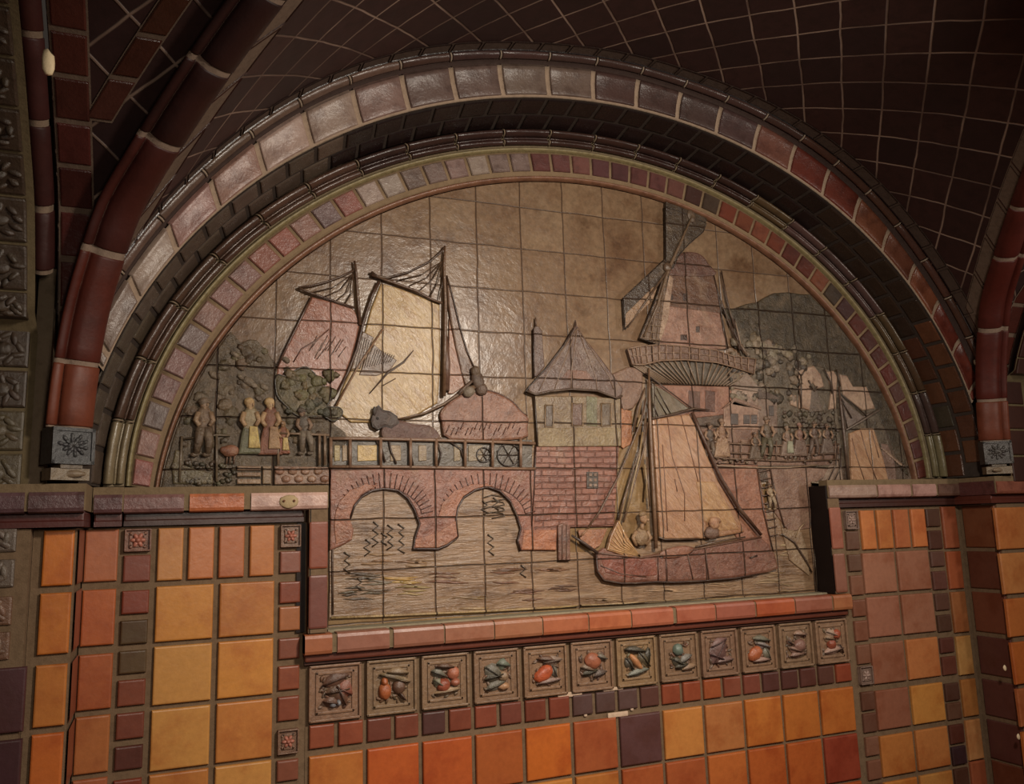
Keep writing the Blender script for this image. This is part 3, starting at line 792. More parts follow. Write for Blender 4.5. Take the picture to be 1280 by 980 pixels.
# sill
sl = empty('tiled_sill', (XC, YL, zs1)); mb = MB()
pxs = [(381.5, 415.5), (422, 487), (492.5, 555), (557, 617.5), (619, 678), (679.5, 735.5), (737, 789), (790.5, 842), (846.5, 894.5), (896, 944.5), (946.5, 994), (995.5, 1041), (1043, 1066)]
sxx = [tuple(xs(q, 800-(q[0]-400)*.066, YL)) for q in pxs]
mb.box(sxx[0][0], sxx[-1][1], YL+.03, YP, zs1+.03, zs0-.02, GROUT, 1)
mb.box(-.06, 11.04, YP, .12, zs0-.3, zs0+.03, C(112, 104, 86), 1)
scs = [C(146, 88, 58), C(136, 90, 72), C(138, 90, 70), C(142, 94, 72), C(144, 94, 66), C(156, 90, 60), C(164, 94, 60), C(156, 90, 66), C(152, 86, 64), C(140, 80, 62), C(158, 80, 48), C(138, 84, 66), C(150, 94, 60)]
for (a, b), c in zip(sxx, scs): moulded(mb, a, b, YL, zs1, zs0, jit(c, .04), yb=YP)
mb.build('sill_tiles', ['tile', 'grout'], sl)
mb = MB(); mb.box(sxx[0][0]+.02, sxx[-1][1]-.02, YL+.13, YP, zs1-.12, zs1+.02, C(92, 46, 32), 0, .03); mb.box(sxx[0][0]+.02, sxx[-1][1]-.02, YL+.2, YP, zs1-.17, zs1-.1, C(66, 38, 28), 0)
tag(mb.build('under_moulding', 'tile', sl), 'thin red moulding under the sill tiles')
tag(sl, 'projecting sill of salmon-red bullnose tiles under the picture, above the fruit tiles', 'sill')

# ================================================================== RELIEF TILES
def plaque(mb, x0, x1, z0, z1, Y, c, rim=.1):
    mb.box(x0, x1, Y-.035, Y+.04, z0, z1, c, 0, .015)
    for q in ((x0, x1, z1-rim*.45, z1), (x0, x1, z0, z0+rim*.45), (x0, x0+rim*.45, z0, z1), (x1-rim*.45, x1, z0, z1)):
        mb.box(q[0], q[1], Y-.085, Y-.03, q[2], q[3], c, 0, .015)
    r = rim*1.15
    for q in ((x0+r, x1-r, z1-r-.05, z1-r), (x0+r, x1-r, z0+r, z0+r+.05), (x0+r, x0+r+.05, z0+r, z1-r), (x1-r-.05, x1-r, z0+r, z1-r)):
        mb.box(q[0], q[1], Y-.06, Y-.03, q[2], q[3], c, 0, .012)
def leafm(mb, x, z, Y, ln, wd, ang, c):
    """pointed leaf with a rib"""
    d = Vector((math.cos(ang), 0, math.sin(ang))); n = Vector((-d.z, 0, d.x)); b = Vector((x, Y, z))
    k = len(mb.v); prof_ = [(0, 0), (.25, .8), (.5, 1), (.75, .65), (1, 0)]
    for t, w in prof_:
        p = b+d*ln*t; mb.v.extend([p+n*wd*w*.5, p+Vector((0, -.06-.03*math.sin(t*3), 0)), p-n*wd*w*.5])
    for i in range(4):
        for j in range(2):
            mb.face((k+i*3+j, k+i*3+j+1, k+i*3+j+4, k+i*3+j+3), c, 0, True)
    mb.tube([b+d*ln*t+Vector((0, -.07-.03*math.sin(t*3), 0)) for t in (0, .3, .6, .95)], .012, tuple(v*.6 for v in c), 0, 5)
PQ = [C(112, 78, 60), C(106, 80, 58), C(108, 80, 60), C(104, 74, 56), C(104, 70, 52), C(104, 74, 58), C(116, 88, 60), C(102, 72, 56), C(100, 70, 56), C(106, 76, 58), C(108, 80, 64), C(114, 84, 66)]
RED, ORA, GRY, BRN, PAL, DKG = C(118, 60, 42), C(132, 72, 40), C(90, 84, 72), C(82, 58, 44), C(120, 98, 76), C(62, 56, 45)
# (fruit blobs: dx, dz, rx, rz, rot, colour), (leaves: dx, dz, length, width, angle, colour); offsets in tile widths
FR = [
 ('fruit tile of dark vine leaves over tiny blue-grey berries, nearest the yellow panel',
  [(-.05, -.22, .07, .06, 0, C(100, 100, 104)), (.06, -.2, .05, .06, 0, C(104, 104, 106))], [(-.25, .15, .5, .2, .3, BRN), (-.2, 0, .45, .2, .1, BRN), (-.24, -.14, .3, .16, -.2, BRN), (.02, .1, .32, .3, -.5, C(110, 66, 52)), (.2, -.25, .4, .2, 2, BRN)]),
 ('fruit tile with one upright orange pear beside a dark round fruit',
  [(-.14, -.08, .13, .16, .1, ORA), (-.15, .1, .07, .09, .1, ORA), (.14, -.02, .13, .14, 0, BRN)], [(-.25, .25, .55, .16, -.3, C(96, 78, 58)), (-.1, .28, .42, .14, -.1, C(110, 90, 66)), (.1, .12, .26, .1, -.2, PAL), (.14, -.12, .2, .08, -.9, BRN)]),
 ('fruit tile with two red apples set diagonally among pale leaves, third from the yellow panel',
  [(-.05, -.08, .14, .14, 0, RED), (.16, .14, .13, .13, 0, C(140, 84, 62)), (.2, -.04, .1, .08, 0, C(124, 74, 56))], [(-.3, .22, .3, .16, -.4, GRY), (-.26, .05, .25, .15, -.6, C(104, 98, 80)), (-.2, .3, .36, .1, -.1, BRN), (-.24, -.22, .5, .12, .1, PAL)]),
 ('fruit tile with grey-green leaves and curl around a small pale mound',
  [(.14, -.02, .11, .1, 0, PAL), (.14, -.22, .13, .08, 0, C(138, 104, 76))], [(-.26, .2, .4, .26, -.6, GRY), (-.28, -.05, .4, .2, .2, DKG), (-.25, -.25, .4, .16, .3, GRY), (.0, .24, .28, .18, -.2, C(84, 88, 76))]),
 ('fruit tile with one big slanting red-orange fruit below curled leaves',
  [(-.05, -.06, .24, .15, .5, C(144, 68, 40))], [(-.2, .26, .5, .12, -.15, BRN), (-.05, .17, .4, .15, .1, C(120, 100, 86)), (.14, .1, .25, .14, -1.2, GRY), (-.2, -.24, .5, .1, .1, C(120, 100, 88))]),
 ('worn brown fruit tile with faint orange fruit above the grey squares',
  [(.02, .1, .2, .17, -.4, C(126, 74, 52))], [(-.28, .0, .3, .15, -.3, C(100, 84, 66)), (-.26, -.16, .35, .15, .2, DKG), (.1, .2, .25, .14, -.3, GRY), (.02, -.22, .3, .14, .3, C(84, 68, 60))]),
 ('fruit tile with a slim tan pod among very dark leaves in a yellowish frame',
  [(-.02, -.02, .22, .08, -.9, C(152, 104, 68))], [(-.3, .28, .5, .14, -.15, DKG), (-.28, .1, .3, .16, -1, DKG), (.05, .2, .4, .2, -.9, C(70, 62, 44)), (-.25, -.28, .5, .14, .2, C(92, 92, 82)), (.28, -.05, .3, .14, 1.5, DKG)]),
 ('fruit tile with a blue-green round flower above spread leaves',
  [(-.02, .16, .13, .13, 0, C(84, 94, 84)), (-.02, .16, .06, .06, 0, C(96, 108, 98))], [(-.2, -.02, .32, .16, -.5, DKG), (.02, -.12, .3, .14, .5, C(100, 92, 86)), (-.12, -.22, .3, .16, .2, DKG), (.05, -.28, .35, .14, .2, C(124, 98, 78))]),
 ('fruit tile of one large purple-brown crinkled leaf',
  [], [(-.22, -.22, .62, .36, .95, C(88, 64, 60)), (-.24, .16, .42, .14, .35, C(98, 72, 66)), (-.28, 0, .36, .15, -.4, C(92, 66, 62)), (-.14, -.2, .45, .14, .1, C(108, 84, 76))]),
 ('fruit tile with an orange oval fruit tucked beneath grey leaves, third from the mauve panel',
  [(-.12, -.1, .22, .15, .5, C(142, 78, 48))], [(-.16, .24, .45, .16, -.15, GRY), (-.1, .14, .4, .14, -.3, C(112, 104, 98)), (.16, .02, .3, .16, -1.2, GRY), (-.2, -.27, .45, .1, .05, C(128, 104, 92))]),
 ('dull brown worn fruit tile with one pale curved leaf at its top',
  [(.1, -.02, .17, .15, 0, C(106, 76, 66))], [(-.06, .26, .34, .14, -.1, C(136, 108, 92)), (-.28, .12, .2, .12, -.6, BRN), (-.24, -.05, .36, .14, -.3, C(120, 92, 78)), (-.2, -.24, .4, .14, .1, C(116, 90, 76))]),
 ('end fruit tile with two red fruits and white glint, next to the mauve tile panel',
  [(-.03, -.06, .13, .14, 0, RED), (.14, .16, .12, .12, 0, C(140, 72, 50))], [(-.2, .25, .4, .2, -.35, C(138, 116, 100)), (-.25, .1, .3, .16, -.2, PAL), (-.28, -.25, .55, .16, .15, C(136, 110, 96)), (.18, -.08, .22, .1, -1.2, BRN)]),
]
zf1, zf0 = -8.95, -9.88
for i, (lb, fr, lf) in enumerate(FR):
    x0 = x0f+dx*i+.01; x1 = x0+.90; xm, zm, w = (x0+x1)/2, (zf0+zf1)/2, .9
    t = empty('fruit_relief_tile', (xm, YP, zf0))
    mb = MB(); plaque(mb, x0, x1, zf0, zf1, YP, jit(mixc(PQ[i], C(108, 88, 66), .5), .05)); mb.build('plaque', 'relief', t)
    for (dx_, dz_, rx, rz, ro, c) in fr:
        mb = MB(); mb.blob((xm+dx_*w, YP-.06, zm+dz_*w), rx*w, .09, rz*w, c, 0, ro, .12, 3); mb.build('fruit', 'relief', t)
    for (dx_, dz_, ln, wd, an, c) in lf:
        mb = MB(); leafm(mb, xm+dx_*w, zm+dz_*w, YP-.05, ln*w*1.08, wd*w*1.35, an, jit(c, .1)); mb.build('leaf', 'relief', t)
    mb = MB(); rq = random.Random(100+i)
    for k in range(26):                      # crinkled background foliage of the tile
        mb.blob((xm+rq.uniform(-.27, .27), YP-.04, zm+rq.uniform(-.27, .27)), rq.uniform(.04, .08), .035, rq.uniform(.018, .035), jit(mixc(PQ[i], rq.choice([DKG, BRN, GRY]), .6), .2), 0, rq.uniform(0, 3), .35, 2)
    tag(mb.build('foliage', 'relief', t), kind='stuff'); tag(t, lb, 'relief tile', 'fruit relief tiles in the row under the sill')
RL = {('left', 0): 'small relief tile with a reddish diamond flower, beneath the pale two-dotted cap tile', ('left', 7): 'small faded round rosette tile in the yellow panel edge, near the first fruit tile',
      ('corner', 0): 'small dark red rosette tile at the top corner between orange and yellow tiles', ('right', 0): 'small grey rosette tile at the top of the mauve panel beside the black strip',
      ('right', 7): 'small whitish flower tile beside the last small red square'}
for (x0, x1, z0, z1, Y, c, sd_, i) in rosettes:
    t = empty('rosette_tile', ((x0+x1)/2, Y, z0)); mb = MB(); plaque(mb, x0, x1, z0, z1, Y, c, .06); mb.build('plaque', 'relief', t)
    mb = MB(); xm, zm, r = (x0+x1)/2, (z0+z1)/2, (x1-x0)*.3
    cf = C(140, 86, 70) if sd_ in ('left', 'corner') else C(128, 106, 96)
    for k in range(6):
        an = k*math.pi/3; mb.blob((xm+r*.55*math.cos(an), Y-.05, zm+r*.55*math.sin(an)), r*.5, .04, r*.3, cf, 0, an, .1, 2)
    mb.blob((xm, Y-.06, zm), r*.38, .06, r*.38, cf, 0, 0, 0, 2)
    for k in range(4):
        an = math.pi/4+k*math.pi/2; mb.blob((xm+r*1.25*math.cos(an), Y-.04, zm+r*1.25*math.sin(an)), r*.28, .03, r*.28, c, 0, 0, .1, 1)
    mb.build('flower', 'relief', t); tag(t, RL[(sd_, i)], 'relief tile')
# carved tiles lining the side-arch jamb, above and below the ledge
def jamb(s):                                 # line of the jamb's face
    p = ribp(s); return (YJ if s < 0 else min(YJ, p.y-.2)), p.z-.12 if s > 0 else p.z-.12*(1+s/1.0 if s > -1 else 0)
xj1 = -4.71; xj0 = xj1-.66
def jfn(s, x):
    e = .02; y, z = jamb(s); return Vector((x, y, z))
mb = MB(); mb.sweep(lambda s, b: jfn(s, -9.2+(-4.62+9.2)*b)+Vector((0, .02, .01)), ZF-zs, 7, 60, [0, 1], C(84, 72, 52), 1, -1)
# plain yellow-brown tiles beyond the carved column
ss = [ZF-zs+.03]
sj = []
cur = ZF-zs+.06
while cur < 3.0:
    st = .60
    while True:
        a = Vector((0, *jamb(cur))); b = Vector((0, *jamb(cur+st)))
        if (b-a).length > .66 or st < .12: st *= .9
        else: break
    sj.append((cur, cur+st)); cur += st+.035*st/.6
for a, b in sj:
    mb.patch(jfn, a, b, xj0-1.2, xj0-.12, 2, 1, .03, .03, jit(pick([C(150, 96, 44), C(128, 66, 46)]), .1), 0, -1, False)
tag(mb.build('trim_1', ['tile', 'grout']), kind='structure')
mb = MB(); mb.sweep(lambda s, b: jfn(s, -9.2+(-4.40+9.2)*b)+Vector((0, .02, .01)), ZF-zs, 7, 60, [0, 1], C(84, 72, 52), 1, -1)
for a, b in sj: mb.patch(jfn, a, b, -5.1, -4.42, 2, 1, .03, .03, jit(C(60, 34, 28), .15), 0, -1, False)
tag(mb.mirror(-.1).build('trim_2', ['tile', 'grout']), kind='structure')
names = ['lowest carved tile with leaf scroll, resting on the dark ledge of the pier', 'carved tile with round wreath, second above the dark pier ledge', 'carved tile third above the dark pier ledge, plain knotted relief',
  'carved tile fourth above the dark pier ledge, level with the grey rib plaque', 'carved tile fifth above the dark pier ledge, level with the orange rib block', 'carved tile sixth above the dark pier ledge',
  'carved tile seventh above the dark pier ledge', 'carved tile eighth above the dark pier ledge', 'carved tile ninth above the dark pier ledge', 'carved tile tenth above the dark pier ledge']
ordn = ['eleventh', 'twelfth', 'thirteenth', 'fourteenth', 'fifteenth', 'sixteenth', 'seventeenth', 'eighteenth', 'nineteenth', 'twentieth', 'twenty-first', 'twenty-second', 'twenty-third', 'twenty-fourth', 'twenty-fifth']
def carved(fn, a, b, x0, x1, c, lbl, k):
    y, z = fn((a+b)/2, (x0+x1)/2).y, fn((a+b)/2, (x0+x1)/2).z
    t = empty('carved_tile', ((x0+x1)/2, y, z))
    mb = MB(); mb.patch(fn, a, b, x0, x1, 4, 4, .03, .04, c, 0, -1, False); mb.build('plaque', 'relief', t)
    mb = MB(); rnd = random.Random(k)
    for i in range(9):
        q = fn(a+(b-a)*(.5+.3*math.cos(i*.7)), x0+(x1-x0)*(.5+.3*math.sin(i*.7))); mb.blob(q+Vector((0, -.02, -.01)), .12, .03, .05, jit(c, .1), 0, i*.7+rnd.random()*2, .3, 2)
    q = fn((a+b)/2, (x0+x1)/2); mb.blob(q+Vector((0, -.02, -.01)), .12, .035, .11, jit(c, .1), 0, 0, .25, 2)
    mb.build('ornament', 'relief', t)
    tag(t, lbl, 'relief tile', 'carved brown tiles up the pier jamb')
for k, (a, b) in enumerate(sj):
    lb = names[k] if k < len(names) else 'carved tile %s above the dark pier ledge' % ordn[min(k-10, 14)]
    carved(jfn, a, b, xj0, xj1, C(56, 44, 34) if k > 1 else C(72, 62, 46), lb, k)
def jflat(z, x): return Vector((x, YJ, z))
lows = ['carved grey tile with round boss, directly under the dark pier ledge', 'carved grey shield tile, second under the dark pier ledge', 'carved brown rosette tile, third under the dark pier ledge', 'carved brown tile just above the large plum tile']
for k, q in enumerate([(657.5, 690), (698, 734), (744, 781), (788, 824)]):
    a, b = zz(q, 25, YJ); carved(jflat, b, a, xj0-.02, xj1, C(80, 68, 58) if k < 2 else C(92, 66, 50), lows[k], 40+k)
# chipped glaze showing white, and stray drops of white paint
mb = MB(); q = ribp(2.2); 
def at_side(px, py, x):                      # point on the vertical plane x that shows at px,py
    d = RT*((px-640)/F)-UP*((py-480)/F)+FW; t = (x-CAMP[0])/d.x; return Vector((x, CAMP[1]+d.y*t, CAMP[2]+d.z*t))
c0 = at_side(60, 78, XW+.1)
mb.blob((c0.x, c0.y, c0.z), .075, .05, .17, C(205, 185, 150), 0, .12, .25, 2)
tag(mb.build('white_chip', 'paint'), 'small bright white chip stuck on the pier edge beside the dark red moulding', 'chip')
for px, py, Y, par in ((1219, 453, -1.55, rb), (1256, 835, YE-.06, pier_r), (1273, 921, YE-.06, pier_r)):
    mb = MB(); c = P(px, py, Y); mb.blob(c, .045, .02, .07, C(190, 170, 140), 0, .2, .2, 2); tag(mb.build('paint_drop', 'paint', par), 'white paint drop')

# ================================================================== THE PICTURE: glazed relief of a Dutch canal
mural = empty('relief_mural', (XC, 0, -8.4))
tag(mural, 'large arched ceramic relief picture of a Dutch canal with windmill, bridge and sailing boats', 'mural')
def cv(ox, oy, s):
    def f(pts): return [(ox+x/s, oy+y/s) for x, y in pts]
    return f
c5 = cv(340, 300, 3.062); c6 = cv(380, 560, 3.368); c4 = cv(200, 380, 3.768); c7 = cv(640, 240, 3.5); c8 = cv(680, 480, 3.266); c9 = cv(880, 340, 3.267); cT = cv(600, 400, 4.9)
def clip(x, z, m=.03):                              # keep relief inside the arched field
    zc, r = CIR[0]; d = math.hypot(x-XC, z-zc); an = math.atan2(x-XC, z-zc); al = math.acos((ZF-zc)/r); a = max(-1, min(1, an/al))
    lim = r-.08+.75*a*a-.87*a**4-m
    if d > lim and z > ZF-.3: return XC+(x-XC)*lim/d, zc+(z-zc)*lim/d
    return x, z
def xz(pts): return [clip(P(a, b).x, P(a, b).z) for a, b in pts]
def at(a, b, Y): v = P(a, b); x, z = clip(v.x, v.z, .16); return Vector((x, Y, z))
def line(mb, pts, r, col, Y, mi=0, flat=1.0):
    r = [q*.72 for q in r] if isinstance(r, list) else r*.68
    mb.tube([at(a, b, Y) for a, b in pts], r, col, mi, 6, flat)
def smoothp(pts, n=3):
    """Catmull-Rom through the measured points"""
    out = []; m = len(pts)
    for i in range(m):
        p0, p1, p2, p3 = pts[i-1], pts[i], pts[(i+1) % m], pts[(i+2) % m]
        for k in range(n):
            t = k/n
            out.append(tuple(.5*((2*p1[d])+(-p0[d]+p2[d])*t+(2*p0[d]-5*p1[d]+4*p2[d]-p3[d])*t*t+(-p0[d]+3*p1[d]-3*p2[d]+p3[d])*t**3) for d in (0, 1)))
    return out
INK = C(44, 32, 26)
def outline(mb, pts, r=.022, col=INK, Y=-.07, mi=1, closed=True):
    q = pts+pts[:1] if closed else pts
    line(mb, q, r, col, Y, mi, .7)
# --- ground panel: arched field of square tiles
mb = MB()
nA = 80
top = [(lambda v: (v.x, v.z))(arc(-.02, -1+2*i/nA, 0)) for i in range(nA+1)]
field = top+[(11.04, ZF), (11.04, -8.62), (-.06, -8.62), (-.06, ZF)]
mb.shape([field], .10, .0, C(110, 88, 67), 0, .005)
mb.build('sky_ground', 'sky', mural)
mb = MB()
line(mb, [(413, 772), (480, 769.5), (545, 766.5), (610, 763.5), (665, 760.5), (720, 757.5)], .035, C(150, 126, 88), -.05)
mb.build('raised_edge', 'stone', mural); mb = MB()
line(mb, [(724, 757), (800, 753), (880, 748.5), (945, 745.5), (1012, 741.5)], .035, C(146, 122, 88), -.05)
mb.build('raised_edge', 'stone', mural); mb = MB()
line(mb, [(416, 640), (415, 700), (415.5, 768)], .03, C(84, 66, 54), -.04)
mb.build('raised_edge', 'stone', mural); mb = MB()
line(mb, [(1014, 608), (1016, 680), (1019, 744)], .04, C(72, 62, 52), -.05)
mb.build('raised_edge', 'stone', mural); mb = MB()
line(mb, [(1012, 603), (1036, 605), (1080, 604), (1125, 604)], .03, C(128, 112, 92), -.06)
mb.build('raised_edge', 'stone', mural); mb = MB()
line(mb, [(206, 612), (240, 611.5), (304, 612)], .03, C(122, 104, 74), -.05)
mb.build('raised_edge', 'stone', mural)
# --- water
mb = MB(); wp = [(411, 560), (668, 560), (700, 690), (760, 690), (960, 640), (1013, 600), (1019.5, 746), (880, 751), (720, 760), (545, 769), (411, 775)]
mb.shape([xz(wp)], .02, -.025, C(124, 98, 74), 0, .01)
rn = random.Random(3)
for (x, y, w, c) in [(470, 735, 26, C(96, 84, 68)), (452, 715, 22, C(88, 78, 64)), (440, 742, 18, C(86, 76, 62)), (505, 728, 24, C(150, 120, 70)), (520, 742, 22, C(132, 112, 74)), (560, 722, 26, C(104, 72, 54)), (590, 752, 22, C(140, 116, 84)),
                     (630, 720, 24, C(112, 80, 60)), (660, 744, 26, C(98, 70, 54)), (690, 715, 20, C(116, 84, 62)), (700, 735, 14, C(92, 66, 52)), (760, 744, 24, C(142, 118, 90)), (830, 739, 28, C(146, 120, 92)), (900, 736, 26, C(140, 112, 86)), (960, 722, 18, C(140, 116, 88)),
                     (470, 700, 18, C(128, 98, 70)), (520, 700, 20, C(134, 106, 76)), (980, 690, 12, C(148, 124, 96)), (985, 730, 16, C(134, 112, 88))]:
    for k in range(4):
        yy = y+rn.uniform(-9, 9); xx = x+rn.uniform(-8, 8); ww = w*rn.uniform(.5, 1.1)
        line(mb, [(xx-ww, yy+rn.uniform(-1, 1.5)), (xx-ww*.3, yy+rn.uniform(-1.5, 1)), (xx+ww*.4, yy+rn.uniform(-1, 1)), (xx+ww, yy+rn.uniform(-2, 1))], [.006, .03, .03, .006], jit(c, .12), -.03, 0, .5)
def squiggle(pts, c, r=.022): line(mb, pts, r, c, -.045, 1, .7)
for x0, y0, n_ in [(468, 652, 7), (486, 656, 7), (458, 674, 5), (500, 655, 8), (478, 666, 4), (432, 690, 6), (434, 668, 3), (612, 668, 6), (618, 622, 4), (604, 626, 4), (652, 706, 4), (448, 722, 4)]:
    squiggle([(x0+(4.5 if k % 2 else -2.5)+rn.uniform(-1, 1), y0+k*5.2) for k in range(n_)], C(62, 50, 38))
for k in range(4): squiggle([(604, 622+k*7), (614, 619+k*7), (628, 621+k*7), (630, 624+k*7), (614, 627+k*7)], C(70, 56, 42), .018)
mb.build('water', ['water', 'wood'], mural)
# --- trees on the left bank
lt = c4([(0, 872), (8, 760), (30, 620), (70, 500), (110, 400), (170, 300), (225, 225), (300, 140), (335, 132), (380, 185), (420, 168), (455, 172), (490, 210), (520, 250), (548, 285), (560, 330), (600, 430), (650, 500), (760, 540), (810, 560), (870, 605), (885, 650), (790, 760), (790, 860), (400, 860)])
mb = MB(); mb.shape([xz(lt)], .03, -.055, C(84, 70, 53), 0, .03)
for k in range(70):
    x = rn.uniform(225, 410); y = rn.uniform(425, 560); 
    lim = 424+max(0, (300-x))*1.15 if x < 300 else 424+max(0, x-325)*.9
    if y < lim+10: continue
    r = rn.uniform(4, 9); p = at(x, y, -.045); mb.blob(p, r/60, .035, r/75, jit(C(86, 72, 54), .2), 0, rn.random()*3, .5, 2)
for (x, y, r) in [(293, 444, 5), (268, 470, 6), (311, 478, 7), (330, 485, 5), (357, 451, 5), (300, 472, 4), (316, 482, 5)]:
    p = at(x, y, -.06); mb.blob(p, r/55, .05, r/90, C(112, 98, 82), 0, -.6, .3, 2)
mb.build('tree', 'leaf', mural)
t2 = c4([(545, 340), (600, 345), (640, 312), (690, 302), (735, 345), (755, 385), (795, 400), (800, 450), (785, 485), (840, 490), (855, 520), (815, 555), (760, 530), (650, 530), (590, 480), (548, 430)])
mb = MB(); t2s = smoothp(t2); mb.shape([xz(t2s)], .0, -.10, C(86, 76, 54), 0, .04); outline(mb, t2s, .02, C(50, 44, 36), -.085)
for k in range(34):
    x = rn.uniform(350, 420); y = rn.uniform(468, 520); r = rn.uniform(4, 8)
    p = at(x, y, -.085); mb.blob(p, r/60, .045, r/72, jit(C(90, 80, 56) if y < 500 else C(70, 66, 50), .2), 0, rn.random()*3, .5, 2)
mb.build('tree', ['leaf', 'wood'], mural)
# --- sailing ships behind the bridge
s1 = c5([(150, 220), (230, 240), (310, 265), (335, 320), (320, 390), (300, 460), (270, 540), (235, 605), (120, 620), (15, 520), (20, 480), (60, 400), (110, 300)])
mb = MB(); mb.shape([xz(s1)], .02, -.065, C(128, 86, 70), 0, .03); outline(mb, c5([(150, 220), (110, 300), (60, 400), (18, 490)]), .028, C(74, 50, 38), -.07, 1, False)
outline(mb, c5([(215, 345), (170, 385), (110, 420), (80, 470)]), .02, C(92, 60, 48), -.07, 1, False)
for k in range(12):
    a = c5([(140+k*10, 440+rn.uniform(-30, 20))])[0]; line(mb, [a, (a[0]+10, a[1]-12-rn.random()*8)], .012, C(86, 64, 52), -.068, 1, .6)
s = mb.build('ship_sail', ['sail', 'wood'], mural); tag(s, 'pink-brown slanting ship sail')
mb = MB(); line(mb, c5([(312, 85), (318, 130), (325, 230), (333, 330)]), [.03, .04, .05, .05], C(78, 56, 42), -.09)
line(mb, c5([(98, 187), (150, 180), (205, 166), (260, 145), (308, 122)]), .032, C(70, 50, 38), -.09)
line(mb, c5([(98, 187), (125, 200), (170, 216), (240, 240), (312, 264)]), .035, C(66, 46, 36), -.09)
for a in ((130, 210), (190, 225), (240, 240), (275, 250)): line(mb, c5([a, ((a[0]+310)/2+12, (a[1]+132)/2+14), (310, 132)]), .016, C(72, 54, 42), -.08)
mb.build('ship_rigging', 'wood', mural)
s2 = c5([(415, 168), (480, 185), (560, 215), (640, 250), (642, 380), (642, 500), (632, 625), (540, 680), (480, 702), (300, 700), (240, 650), (265, 570), (310, 475), (345, 385), (375, 270)])
mb = MB(); mb.shape([xz(s2)], .03, -.05, C(150, 124, 84), 0, .03)
s = mb.build('ship_sail', ['sail', 'wood'], mural); tag(s, 'large pale cream glossy ship sail')
mb = MB()
for pl_ in ([(345, 352), (388, 375), (370, 420), (335, 495), (300, 497)], [(388, 402), (428, 435), (475, 462), (450, 500), (400, 522), (330, 520), (352, 462)]):
    mb.shape([xz(c5(pl_))], .0, -.068, C(98, 78, 62), 0, .015)
for k in range(16):
    a = c5([(315+k*9, 500-k*2), (345+k*8, 372+k*5 if k < 6 else 400+k*3)]); line(mb, a, .009, C(64, 50, 40), -.07, 1, .6)
line(mb, c5([(240, 640), (330, 480), (420, 345)]), .03, C(120, 92, 70), -.075, 1); line(mb, c5([(370, 590), (440, 510), (500, 470), (538, 425)]), [.014, .03, .03, .01], C(70, 52, 40), -.08, 1)
line(mb, c5([(420, 560), (470, 532)]), .014, C(84, 64, 48), -.07, 1)
s = mb.build('small_boat', ['sail', 'wood'], mural); tag(s, 'small brown cross-hatched boat sails')
mb = MB()
line(mb, c5([(405, 165), (380, 215), (345, 320), (322, 420), (287, 510), (232, 612)]), [.05, .045, .045, .04, .035, .02], C(66, 46, 36), -.085)
line(mb, c5([(657, 28), (655, 60), (652, 100), (658, 250), (656, 400), (652, 600)]), [.02, .035, .05, .055, .06, .06], C(92, 68, 50), -.10)
line(mb, c5([(660, 370), (664, 470), (662, 580)]), [.06, .11, .10], C(86, 62, 50), -.07)
line(mb, c5([(375, 128), (400, 145), (440, 150), (520, 127), (600, 87), (645, 48), (657, 28)]), [.045, .04, .03, .03, .03, .035, .02], C(64, 46, 34), -.095)
line(mb, c5([(378, 140), (460, 168), (540, 197), (610, 234), (645, 246)]), .042, C(80, 58, 44), -.095)
for a in ((480, 158), (520, 180), (560, 198), (600, 222), (635, 232)): line(mb, c5([a, ((a[0]+652)/2+4, (a[1]+82)/2+16), (652, 82)]), .016, C(76, 58, 44), -.085)
mb.build('ship_rigging', 'wood', mural)
js = c5([(664, 140), (680, 195), (695, 255), (715, 340), (742, 430), (772, 500), (765, 540), (740, 570), (718, 500), (700, 420), (682, 330), (670, 250)])
mb = MB(); mb.shape([xz(js)], .0, -.08, C(96, 72, 56), 0, .03); outline(mb, c5([(664, 140), (680, 195), (695, 255), (715, 340), (742, 430), (772, 500)]), .026, C(56, 40, 32), -.085, 1, False)
s = mb.build('furled_jib', ['sail', 'wood'], mural); tag(s, 'dark furled jib sail')
mb = MB(); mb.shape([xz(c5([(675, 300), (700, 420), (722, 510), (735, 560), (690, 590), (672, 590)]))], .0, -.055, C(128, 92, 72), 0, .015); mb.build('ship_sail', 'sail', mural)
# --- bridge with two arches
out = [(105, 82), (965, 82), (965, 335), (905, 432), (893, 390), (906, 340), (890, 285), (862, 225), (818, 182), (765, 164), (715, 178), (668, 208), (642, 250), (634, 300), (642, 375), (600, 408), (560, 425), (455, 425), (465, 370), (482, 320), (462, 262), (432, 212), (392, 180), (335, 172), (285, 180), (240, 205), (208, 245), (190, 300), (207, 345), (198, 388), (155, 412), (105, 432)]
mb = MB(); mb.shape([xz(c6(out))], .0, -.085, C(122, 80, 64), 0, .03)
for pts in ([(190, 300), (208, 245), (240, 205), (285, 180), (335, 172), (392, 180), (432, 212), (462, 262), (482, 320), (465, 370), (455, 425), (560, 425), (600, 408), (642, 375)],
            [(642, 375), (634, 300), (642, 250), (668, 208), (715, 178), (765, 164), (818, 182), (862, 225), (890, 285), (906, 340), (893, 390), (905, 432)]):
    outline(mb, c6(pts), .03, C(54, 36, 30), -.085, 1, False)
for (cx_, cy_, r0, r1, a0, a1) in ((335, 300, 158, 205, 198, 350), (765, 300, 162, 205, 190, 350)):
    for k in range(22):
        an = math.radians(a0+(a1-a0)*k/21); q = c6([(cx_+r0*math.cos(an), cy_+r0*.82*math.sin(an)), (cx_+r1*math.cos(an), cy_+r1*.95*math.sin(an))]); line(mb, q, .016, C(74, 48, 40), -.088, 1, .7)
    outline(mb, c6([(cx_+r0*1.0*math.cos(math.radians(a0+(a1-a0)*k/20)), cy_+r0*.82*math.sin(math.radians(a0+(a1-a0)*k/20))) for k in range(21)]), .014, C(78, 50, 42), -.088, 1, False)
